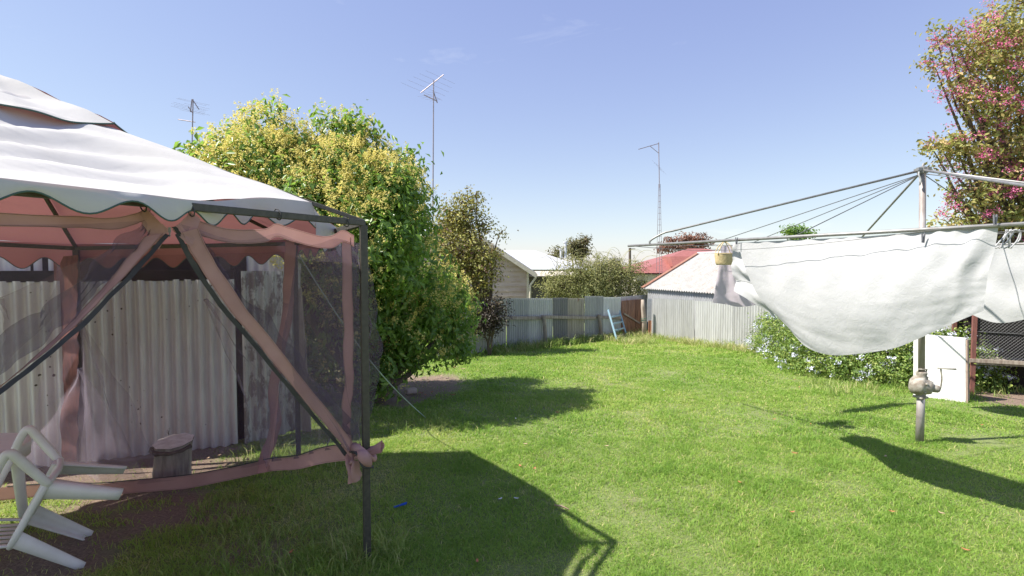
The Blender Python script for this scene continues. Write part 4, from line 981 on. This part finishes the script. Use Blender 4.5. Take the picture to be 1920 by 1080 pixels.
# ==================================================================== WHITE BOARD, HUTCH
b0, b1 = G(1712, 742), G(1811, 756); bh = zfor(1765, 632, (b0+b1)/2)
wb_ = thing('white_board', (b0+b1)/2, 'thick white panel propped upright behind the hoist pole against the hedge', 'board')
dv = (b1-b0).normalized(); bn = Vector((-dv.y, dv.x, 0)); T = .10
P = [b0, b1, b1+bn*T, b0+bn*T]; tl = Vector((.05, .10, 0))
mbx = MB().hexa([q for q in P]+[Vector((q.x, q.y, bh))+tl for q in P]); mbx.build('panel', simple('white_laminate', (.66,.655,.64), (.56,.54,.51), .45, 0, 3, .1, .001, (1,1,2.5), lo=.45, hi=.8), wb_, bevel=.006)
MB().hexa([b1+dv*.003+bn*.01, b1+dv*.016+bn*.01, b1+dv*.016+bn*(T-.01), b1+dv*.003+bn*(T-.01)]+[Vector((q.x, q.y, bh-.02))+tl for q in (b1+dv*.003+bn*.01, b1+dv*.016+bn*.01, b1+dv*.016+bn*(T-.01), b1+dv*.003+bn*(T-.01))]).build('edge_strip', simple('bare_edge', (.45,.33,.26), (.35,.25,.2), .7), wb_)
hu0 = at(1824, 690, 7.7); hu0.z = gz(0, 7.7); hu = thing('wire_hutch', hu0, 'raised timber hutch with black wire mesh front at the right edge', 'hutch')
hx = Vector((.93, -.36, 0)); hy = Vector((.36, .93, 0)); z0 = .42; z1 = 1.25; wl = 1.5; dp = .7
for a, b in ((0,0),(1,0),(0,1),(1,1)):
    q = hu0+hx*wl*a+hy*dp*b; MB().bar((q.x, q.y, hu0.z), (q.x, q.y, z1), .05, .05, hx).build('post', M['rustpost'], hu)
for z in (z0, z1): MB().bar(hu0+hx*(-.06)-hy*.03+Vector((0,0,z-hu0.z)), hu0+hx*(wl+.05)-hy*.03+Vector((0,0,z-hu0.z)), .03, .05).build('rail', M['woodlight'], hu)
MB().box(hu0+hx*wl/2+hy*(dp/2)+Vector((0,0,z0-.045-hu0.z)), (wl, dp, .03), Matrix((hx, hy, Vector((0,0,1)))).transposed()).build('floor_board', M['wood'], hu)
MB().box(hu0+hx*wl/2+hy*dp*.5+Vector((0,0,z1+.05-hu0.z)), (wl+.1, dp+.15, .03), Matrix((hx, hy, Vector((0,0,1)))).transposed()).build('roof', M['dark'], hu)
MB().box(hu0+hx*wl/2+hy*(dp+.04)+Vector((0,0,(z0+z1)/2-.25-hu0.z)), (wl, .02, z1-z0+.7), Matrix((hx, hy, Vector((0,0,1)))).transposed()).build('back_panel', M['dark'], hu)
wm = MB(); stp = .045; Hh = z1-z0; k = -Hh
while k < wl:
    for sg in (0, 1):
        a0 = max(k, 0); a1 = min(k+Hh, wl)
        if a1 > a0:
            pa = (a0, a0-k); pb = (a1, a1-k)
            if sg: pa = (pa[0], Hh-pa[1]); pb = (pb[0], Hh-pb[1])
            wm.tube([hu0+hx*pa[0]+Vector((0,0,z0+pa[1]-hu0.z)), hu0+hx*pb[0]+Vector((0,0,z0+pb[1]-hu0.z))], .0028, 4, False)
    k += stp
wm.tube([hu0-hy*.01+Vector((0,0,z0+.42-hu0.z)), hu0-hy*.01+hx*wl+Vector((0,0,z0+.38-hu0.z))], .006, 5)
wm.build('wire_mesh', M['wire'], hu)

# ==================================================================== HOUSES
WB = simple('weatherboard', (.36,.26,.215), (.50,.40,.36), .8, 0, 1.2, .3, .004, (1,1,3), lo=.3, hi=.6); CREAM = simple('cream_paint', (.62,.56,.47), (.52,.46,.38), .6)
TIN = corrmat('white_roof_iron', (.62,.63,.65), (.55,.56,.58), rlo=.8, rhi=.85); REDR = corrmat('red_roof_iron', (.35,.13,.105), (.28,.10,.085), rlo=.8, rhi=.9, metal=0)
GREYR = simple('grey_roof', (.5,.5,.5), (.4,.4,.4), .5)
hY = 22.0; g22 = gz(0, hY)-.2
ex = .62; ax_, az = -2.45, at(848, 410, hY).z; ez = at(995, 503, hY).z; lx = 2*ax_-ex
ho = thing('weatherboard_house', (ax_, hY, g22), 'brown weatherboard gable house behind the left half of the back fence', 'house')
nb = 22; mb = MB(); zt_ = az-.1
for i in range(nb):
    z0_ = g22+(zt_-g22)*i/nb; z1_ = g22+(zt_-g22)*(i+1)/nb
    def ext(z): 
        if z <= ez: return lx, ex
        k = (z-ez)/(az-ez); return lerp(lx, ax_, k), lerp(ex, ax_, k)
    l0, r0_ = ext(z0_); l1, r1 = ext(z1_)
    mb.poly([(l0, hY-.045, z0_), (r0_, hY-.045, z0_), (r1, hY-.01, z1_), (l1, hY-.01, z1_)]); mb.poly([(l0, hY, z0_), (r0_, hY, z0_), (r0_, hY-.045, z0_), (l0, hY-.045, z0_)])
mb.poly([(ex, hY, g22), (ex, hY+8, g22), (ex, hY+8, ez), (ex, hY, ez)]); mb.poly([(lx, hY+8, g22), (lx, hY, g22), (lx, hY, ez), (lx, hY+8, ez)])
mb.build('wall', WB, ho)
sl = (az-ez)/(ax_-ex)
rf = MB()
for sg in (1, -1):
    e0 = ex if sg > 0 else lx; eo = e0+sg*.38; zo = ez-abs(sl)*.38
    rf.hexa([(ax_, hY-.35, az+.02), (eo, hY-.35, zo+.02), (eo, hY+8.2, zo+.02), (ax_, hY+8.2, az+.02), (ax_, hY-.35, az+.07), (eo, hY-.35, zo+.07), (eo, hY+8.2, zo+.07), (ax_, hY+8.2, az+.07)])
ro = rf.build('roof', GREYR, ho)
for sg in (1, -1):
    e0 = ex if sg > 0 else lx; eo = e0+sg*.38; zo = ez-abs(sl)*.38
    MB().bar((ax_, hY-.37, az-.06), (eo, hY-.37, zo-.06), .03, .16).build('bargeboard', CREAM, ro)
MB().box((ex+.03, hY-.05, (g22+ez)/2), (.09, .09, ez-g22)).build('corner_board', CREAM, ho)
MB().tube([(ex+.38, hY-.2, ez-.25), (ex+.36, hY-.2, ez-.36), (ex+.12, hY-.2, ez-.7), (ex+.12, hY-.2, g22)], .045, 8).build('downpipe', CREAM, ho, True)
# white roofed house
h2 = thing('white_roof_house', (0, 30, gz(0,30)), 'house with long bright white iron roof between the weatherboard gable and the shrub', 'house')
def hiproof(mb, x0, x1, y0, y1, ze, zr, rx0, rx1):
    ym = (y0+y1)/2; A0, B0, C0, D0 = (x0,y0,ze), (x1,y0,ze), (x1,y1,ze), (x0,y1,ze); E0, F0_ = (rx0,ym,zr), (rx1,ym,zr)
    mb.poly([A0,B0,F0_,E0]); mb.poly([B0,C0,F0_]); mb.poly([C0,D0,E0,F0_]); mb.poly([D0,A0,E0]); mb.poly([D0,C0,B0,A0]); return mb
zr = at(985, 469, 31).z; ze = at(985, 505, 27).z
hiproof(MB(), -3, 4.0, 27, 35, ze, zr, -1, 1.3).build('roof', TIN, h2)
MB().box((.5, 31, (ze+gz(0,30))/2-.2), (6.2, 7, ze-gz(0,30)+.1)).build('wall', simple('tan_wall', (.33,.26,.21), (.26,.2,.16), .8), h2)
va = at(985, 517, 25.5); MB().hexa([(.4,25.3,va.z-.03),(3.2,25.3,va.z-.03),(3.2,27.4,va.z+.22),(.4,27.4,va.z+.22),(.4,25.3,va.z),(3.2,25.3,va.z),(3.2,27.4,va.z+.25),(.4,27.4,va.z+.25)]).build('verandah_roof', CREAM, h2)
wf = MB().box((1.25, 27.45, .55), (1.2, .08, 1.5)).build('window', CREAM, h2); MB().box((1.25, 27.39, .55), (1.0, .05, 1.3)).build('pane', simple('dim_glass', (.20,.19,.17), (.28,.26,.24), .3), wf)
MB().box((2.6, 25.5, .2), (.12,.12,2.7)).build('verandah_post', CREAM, h2)
for px, yt, yb in ((1052,468,484),(1060.5,455,484)):
    a = at(px, yb, 30); b = at(px, yt, 30); MB().tube([a, b], .07, 8).tube([b, b+Vector((0,0,.06))], .12, 8).build('flue', TIN, h2)
# red roof house
h3 = thing('red_roof_house', (12, 42, gz(0,42)), 'house with red iron hip roof behind the rusty roofed shed', 'house')
zr = at(1300, 466, 43).z; ze = at(1200, 512, 38).z
hiproof(MB(), 8.6, 21.5, 38, 48, ze, zr, 14.2, 15.6).build('roof', REDR, h3)
MB().box((15, 43, (ze+gz(0,42))/2-.1), (12, 9.2, ze-gz(0,42))).build('wall', CREAM, h3)
a = at(1262, 500, 38.5); MB().hexa([a, a+Vector((3.5,0,0)), a+Vector((3.5,3,0)), a+Vector((0,3,0)), a+Vector((0,.6,.75)), a+Vector((3.5,.6,.75)), a+Vector((3.5,3,.75)), a+Vector((0,3,.75))]).build('roof_bay', REDR, h3)
a = at(1152, 505, 36); cb_ = thing('brick_chimney', a, 'squat cream brick chimney rising behind the shrub', 'chimney')
MB().box(a+Vector((0,0,-.2)), (.75,.6,1.7)).build('stack', simple('cream_brick', (.5,.38,.28), (.42,.3,.22), .8, 0, 30), cb_); MB().box(a+Vector((0,0,.66)), (.85,.7,.14)).build('cap', CREAM, cb_)
# rusty shed
e0 = at(1205, 541, 18.2); e1d = sdv.copy(); bk_ = Vector((-e1d.y, e1d.x, 0)); 
if bk_.y < 0: bk_ = -bk_
sh = thing('rusty_shed', Vector((e0.x, e0.y, gz(0, 18))), 'corrugated iron shed with pale rust edged roof behind the side fence', 'shed')
RR = corrmat('rusty_roof', (.45,.44,.41), (.37,.355,.33), (.42,.25,.15), .575, .70, metal=.05)
Wd = 2.35; zrd = at(1287, 476, (e0+bk_*Wd).y).z; Ls = 5.0
def roofgrid(p, along, across, L_, W_, z0, z1, pitch=.11):
    n = int(L_/pitch*6); return [[p+along*(L_*i/n)+across*(W_*j/6)+Vector((0,0,lerp(z0, z1, j/6)-p.z+.02*math.sin(2*math.pi*(L_*i/n)/pitch))) for i in range(n+1)] for j in range(7)]
MB().grid(roofgrid(e0, e1d, bk_, Ls, Wd, e0.z, zrd)).build('roof', RR, sh, True)
MB().grid(roofgrid(e0+bk_*2*Wd, e1d, -bk_, Ls, Wd, e0.z, zrd-.004)).build('roof', RR, sh, True)
MB().tube([e0+bk_*Wd+Vector((0,0,zrd-e0.z+.02)), e0+bk_*Wd+e1d*Ls+Vector((0,0,zrd-e0.z+.02))], .05, 6).build('ridge_cap', TIN, sh)
MB().bar(e0-e1d*.02+Vector((0,0,.035)), e0-e1d*.02+bk_*Wd+Vector((0,0,zrd-e0.z+.035)), .16, .03).build('rusty_verge', simple('rust', (.30,.15,.10), (.22,.10,.07), .8), sh)
q0 = e0+e1d*.12+bk_*.12; MB().grid(corr(q0, q0+e1d*(Ls-.3), gz(0,18)-.1, e0.z+.02, pitch=.11, seed=70)).build('wall', FM['e'], sh, True)
MB().grid(corr(q0+bk_*(2*Wd-.3), q0, gz(0,18)-.1, e0.z+.0, pitch=.11, seed=71)).build('wall', FM['e'], sh, True)
MB().poly([q0+Vector((0,0,0)), q0+bk_*(2*Wd-.24), q0+bk_*(Wd-.12)+Vector((0,0,zrd-e0.z-.05))]).build('gable', FM['e'], sh)

# far trees
M['fardark'] = leafmat('far_leaf', [(0, (.20,.19,.07)), (.5, (.12,.12,.05)), (1, (.16,.09,.06))], .3, .6, (.2,.18,.06))
M['farred'] = leafmat('far_red_leaf', [(0, (.32,.16,.10)), (.5, (.22,.11,.08)), (1, (.16,.12,.06))], .3, .6, (.35,.15,.08))
tree('far_tree', GX(1080, 44), [pxblob(a, b, 44, r) for a, b, r in ((1082,462,16),(1095,455,9),(1070,470,14),(1042,475,9),(1055,478,9),(1090,475,14))], 150, 16, .25, .22, M['fardark'], 'dark olive tree rising above the white roof', .12, .2, seed=21)
tree('far_tree', GX(1285, 52), [pxblob(a, b, 52, r) for a, b, r in ((1262,457,15),(1285,450,14),(1305,450,14),(1322,456,12),(1245,465,10),(1290,462,20))], 170, 16, .3, .26, M['farred'], 'rusty red leaved tree spreading above the red roof', .12, .1, seed=22, flat=.4)
tree('far_tree', GX(1490, 34), [pxblob(a, b, 34, r) for a, b, r in ((1485,436,12),(1500,434,10),(1515,438,9),(1475,433,7),(1495,450,16))], 110, 12, .16, .17, M['privet'], 'small green treetop showing just above the big bed sheet', .1, .1, seed=23)
# distant wooded rise
hl = MB(); rows = []
for j, (yy, zf) in enumerate(((230, 0), (250, .7), (290, 1), (340, .6), (420, 0))):
    rows.append([Vector((x, yy+6*fn((x*.02, yy, 0)), -1.9+zf*(2.6+2.2*abs(fn((x*.013, 1, yy*.01)))+1.1*fn((x*.09, 3, yy*.05))))) for x in np.arange(-500, 500, 5)])
hl.grid(rows); tag(hl.build('wooded_hill', simple('far_woods', (.10,.13,.08), (.16,.18,.11), .9, 0, .3, .0), None, True), kind='structure')

# ==================================================================== MASTS
GM = simple('mast_metal', (.30,.24,.27), (.22,.19,.21), .5, .3)
def antenna(px, Y, ytop, zbase, label, booms):
    b = GX(px, Y); t = at(px, ytop, Y); m_ = thing('television_antenna', b, label, 'antenna')
    MB().tube([b, Vector((b.x, b.y, (b.z+t.z)/2)), t], [.035,.03,.022], 6).build('mast', GM, m_)
    for (a, c, els, el, tilt) in booms:
        a, c = at(*a, Y), at(*c, Y); d = (c-a); bo = MB().tube([a, c], .022, 5).build('boom', GM, m_)
        mb = MB(); ev = Vector((.82, .5, tilt)).normalized()
        for i in range(els):
            p = a.lerp(c, (i+.3)/els); l = el*(1-.35*i/els)/2; mb.tube([p-ev*l, p+ev*l], .0035, 4)
        if els: mb.build('elements', GM, m_)
    return m_
antenna(362, 24, 186, 0, 'short television antenna mast above the gazebo roof left of the tree', [((357,210),(360,186),3,1.5,-.12), ((362,188),(373,205),2,1.2,-.1), ((334,224),(366,229),0,0,0), ((353,200),(362,213),4,1.3,-.1)])
antenna(813, 23, 150, 0, 'tall television antenna mast rising between the two trees', [((789,174),(832,140),5,1.9,-.22), ((795,178),(820,190),4,.7,.3), ((812,170),(820,193),2,.5,.1)])
tb_ = GX(1236, 38); tm = thing('lattice_antenna_tower', tb_, 'thin lattice tower with antenna arm above the red roof', 'antenna')
t0 = at(1236.5, 345, 38); mb = MB(); co = []
for k in range(3):
    a = 2*math.pi*k/3+.3; b = tb_+Vector((math.cos(a)*.30, math.sin(a)*.30, 0)); c = t0+Vector((math.cos(a)*.06, math.sin(a)*.06, 0)); co.append((b, c)); mb.tube([b, c], .016, 5)
for i in range(22):
    s = i/22
    for k in range(3):
        p, q = co[k][0].lerp(co[k][1], s), co[(k+1) % 3][0].lerp(co[(k+1) % 3][1], s); mb.tube([p, q], .009, 4)
mb.build('lattice', GM, tm)
tt0 = at(1235, 267, 38); MB().tube([t0-Vector((0,0,.3)), tt0], .03, 6).build('mast', GM, tm)
MB().tube([at(1235,269,38), at(1197,280,38)], .025, 5).build('boom', GM, tm); MB().tube([at(1235,287,38), at(1219,274,38)], .022, 5).build('boom', GM, tm)
mb = MB()
for i in range(5): p = at(1229+i*3.5, 306+i*4, 38); mb.tube([p-Vector((.3,.2,-.15)), p+Vector((.3,.2,-.15))], .004, 4)
mb.build('elements', GM, tm)
pp = GX(1181, 30); pw = thing('old_utility_pole', pp, 'short brown pole standing just left of the red roof', 'pole'); a = at(1181, 465, 30)
MB().tube([pp, a], [.09,.07], 8).build('pole', M['bark'], pw); MB().bar(a-Vector((.02,0,.05)), a+Vector((.3,0,-.05)), .04, .05).build('bracket', GM, pw)

# ==================================================================== WEEDS AND LITTER
sp_ = []
rd = random.Random(5)
for i in range(150):
    px = rd.uniform(905, 1205); p = fpt(px)+nn*rd.uniform(.05, .55); p.z = gz(0, p.y); sp_.append((p, .09, 26, rd.uniform(.10, .34), .013, rd.uniform(.15, .8)))
for i in range(60):
    p = G(rd.uniform(1140, 1225), rd.uniform(630, 646)); sp_.append((p, .12, 30, rd.uniform(.1, .28), .012, rd.uniform(.05, .5)))
for i in range(110):
    p = spt(rd.uniform(1225, 1435))-sn*rd.uniform(.03, .5); p.z = gz(0, p.y); sp_.append((p, .10, 22, rd.uniform(.08, .26), .012, rd.uniform(.0, .5)))
tufts('fence_weeds', sp_, 'tall weeds and dry grass growing along the foot of the iron fences')
for c, lab in (((1380,652), 'bushy weed clump at the foot of the side fence'), ((930,655), 'low weed clump at the left end of the back fence')):
    p = G(*c); o = tufts('weed_clump', [(p, .16, 260, .30, .014, .5)], lab); del o['kind']; o['category'] = 'weed'
sp_ = [(G(rd.uniform(640, 760), rd.uniform(1010, 1079)), .05, 26, rd.uniform(.08, .16), .005, rd.uniform(.4, .8)) for _ in range(28)]
sp_ += [(G(rd.uniform(370, 700), rd.uniform(930, 1079)), .05, 16, rd.uniform(.06, .12), .005, rd.uniform(.4, .9)) for _ in range(120)]
sp_ += [(G(rd.uniform(455, 660), rd.uniform(845, 880)), .05, 18, rd.uniform(.07, .15), .006, rd.uniform(.2, .6)) for _ in range(40)]
sp_ += [(G(rd.uniform(690, 840), rd.uniform(765, 815)), .05, 18, rd.uniform(.06, .12), .006, rd.uniform(.4, .8)) for _ in range(40)]
sp_ += [(G(rd.uniform(1500, 1920), rd.uniform(718, 745)), .06, 20, rd.uniform(.08, .2), .008, rd.uniform(.2, .7)) for _ in range(70)]
tufts('grass_tufts', sp_, 'longer unmown grass tufts round the gazebo post and hedge', cat='grass')
LM = [simple('orange_leaf', (.42,.17,.07), (.3,.11,.05), .7), simple('pale_leaf', (.5,.36,.24), (.38,.26,.16), .7), simple('white_scrap', (.7,.7,.7), None, .6)]
def litter(px, py, sz, mi, nm_, label, cat, grp):
    p = G(px, py)+Vector((0,0,.030)); a = rd.uniform(0, 6.28); ca, sa = math.cos(a)*sz, math.sin(a)*sz; rows = []
    for i in range(5):
        s = i/4-.5; w_ = .42*math.cos(s*2.6); rows.append([p+Vector((ca*s-sa*w_*t, sa*s+ca*w_*t, sz*(.35*t*t+.5*s*s))) for t in (-.5, 0, .5)])
    o = MB().grid(rows).build(nm_, LM[mi], None, True)
    for v in o.data.vertices: v.co -= p
    o.location = p; tag(o, label, cat, grp)
for px, py in ((1485,968),(1490,856),(1672,967),(1451,791),(1520,800),(1490,715),(1498,730),(1765,970),(1660,862),(1387,911),(985,838),(975,880),(1002,885),(1054,958),(1810,1040),(1045,778),(1137,842),(895,1062),(545,1045),(510,955),(1840,802)):
    litter(px, py, rd.uniform(.035, .055), 0 if rd.random() < .6 else 1, 'fallen_leaf', 'small dry orange brown leaf lying on the grass', 'leaf', 'fallen leaves scattered over the lawn')
for px, py in ((938,943),(968,942),(967,790),(1465,697),(1245,736)):
    litter(px, py, .04, 2, 'paper_scrap', 'small white scrap lying on the grass', 'litter', 'white scraps on the lawn')
rdm = random.Random(3)
for i in range(26):
    litter(rdm.uniform(725, 870), rdm.uniform(690, 745), rdm.uniform(.05, .09), rdm.choice((0, 1, 1)), 'dead_leaf', 'dead brown leaf on the bare earth under the flowering tree', 'leaf', 'dead leaves under the tree')
for i in range(12):
    litter(rdm.uniform(370, 520), rdm.uniform(840, 880), rdm.uniform(.03, .06), 1, 'dry_leaf', 'dry leaf on the bare floor by the iron wall', 'leaf', 'dry leaves by the iron wall')
p = G(750, 956)+Vector((0,0,.03)); bp_ = thing('blue_peg', p, 'bright blue plastic peg dropped on the shaded grass', 'clothes peg'); bm_ = simple('blue_plastic', (.02,.10,.55), None, .35)
for sg in (-1, 1): MB().bar(p+Vector((-.04, -.004*sg-.02, .0)), p+Vector((.045, .008*sg+.02, .012)), .012, .008).build('prong', bm_, bp_)
ringm(p, .009, .002, (1,0,0)).build('spring', M['galv'], bp_)
p = G(1053, 958)+Vector((0,0,.03)); o = MB().tube([(-.05,.03,0),(0,0,.006),(.05,-.04,0)], [.006,.007,.004], 6).build('twig', LM[1], None, True); o.location = p; tag(o, 'short pale bark twig lying in the sunlit grass near the gazebo shadow', 'twig')
p = G(771, 738); o = thing('broken_brick', p, 'pale broken brick on the earth under the flowering tree', 'brick'); MB().box(p+Vector((0,0,.04)), (.16,.10,.08), Matrix.Rotation(.5, 3, 'Z')).build('block', simple('pale_brick', (.5,.42,.38), (.4,.3,.26), .9, 0, 20, .6), o, bevel=.015)
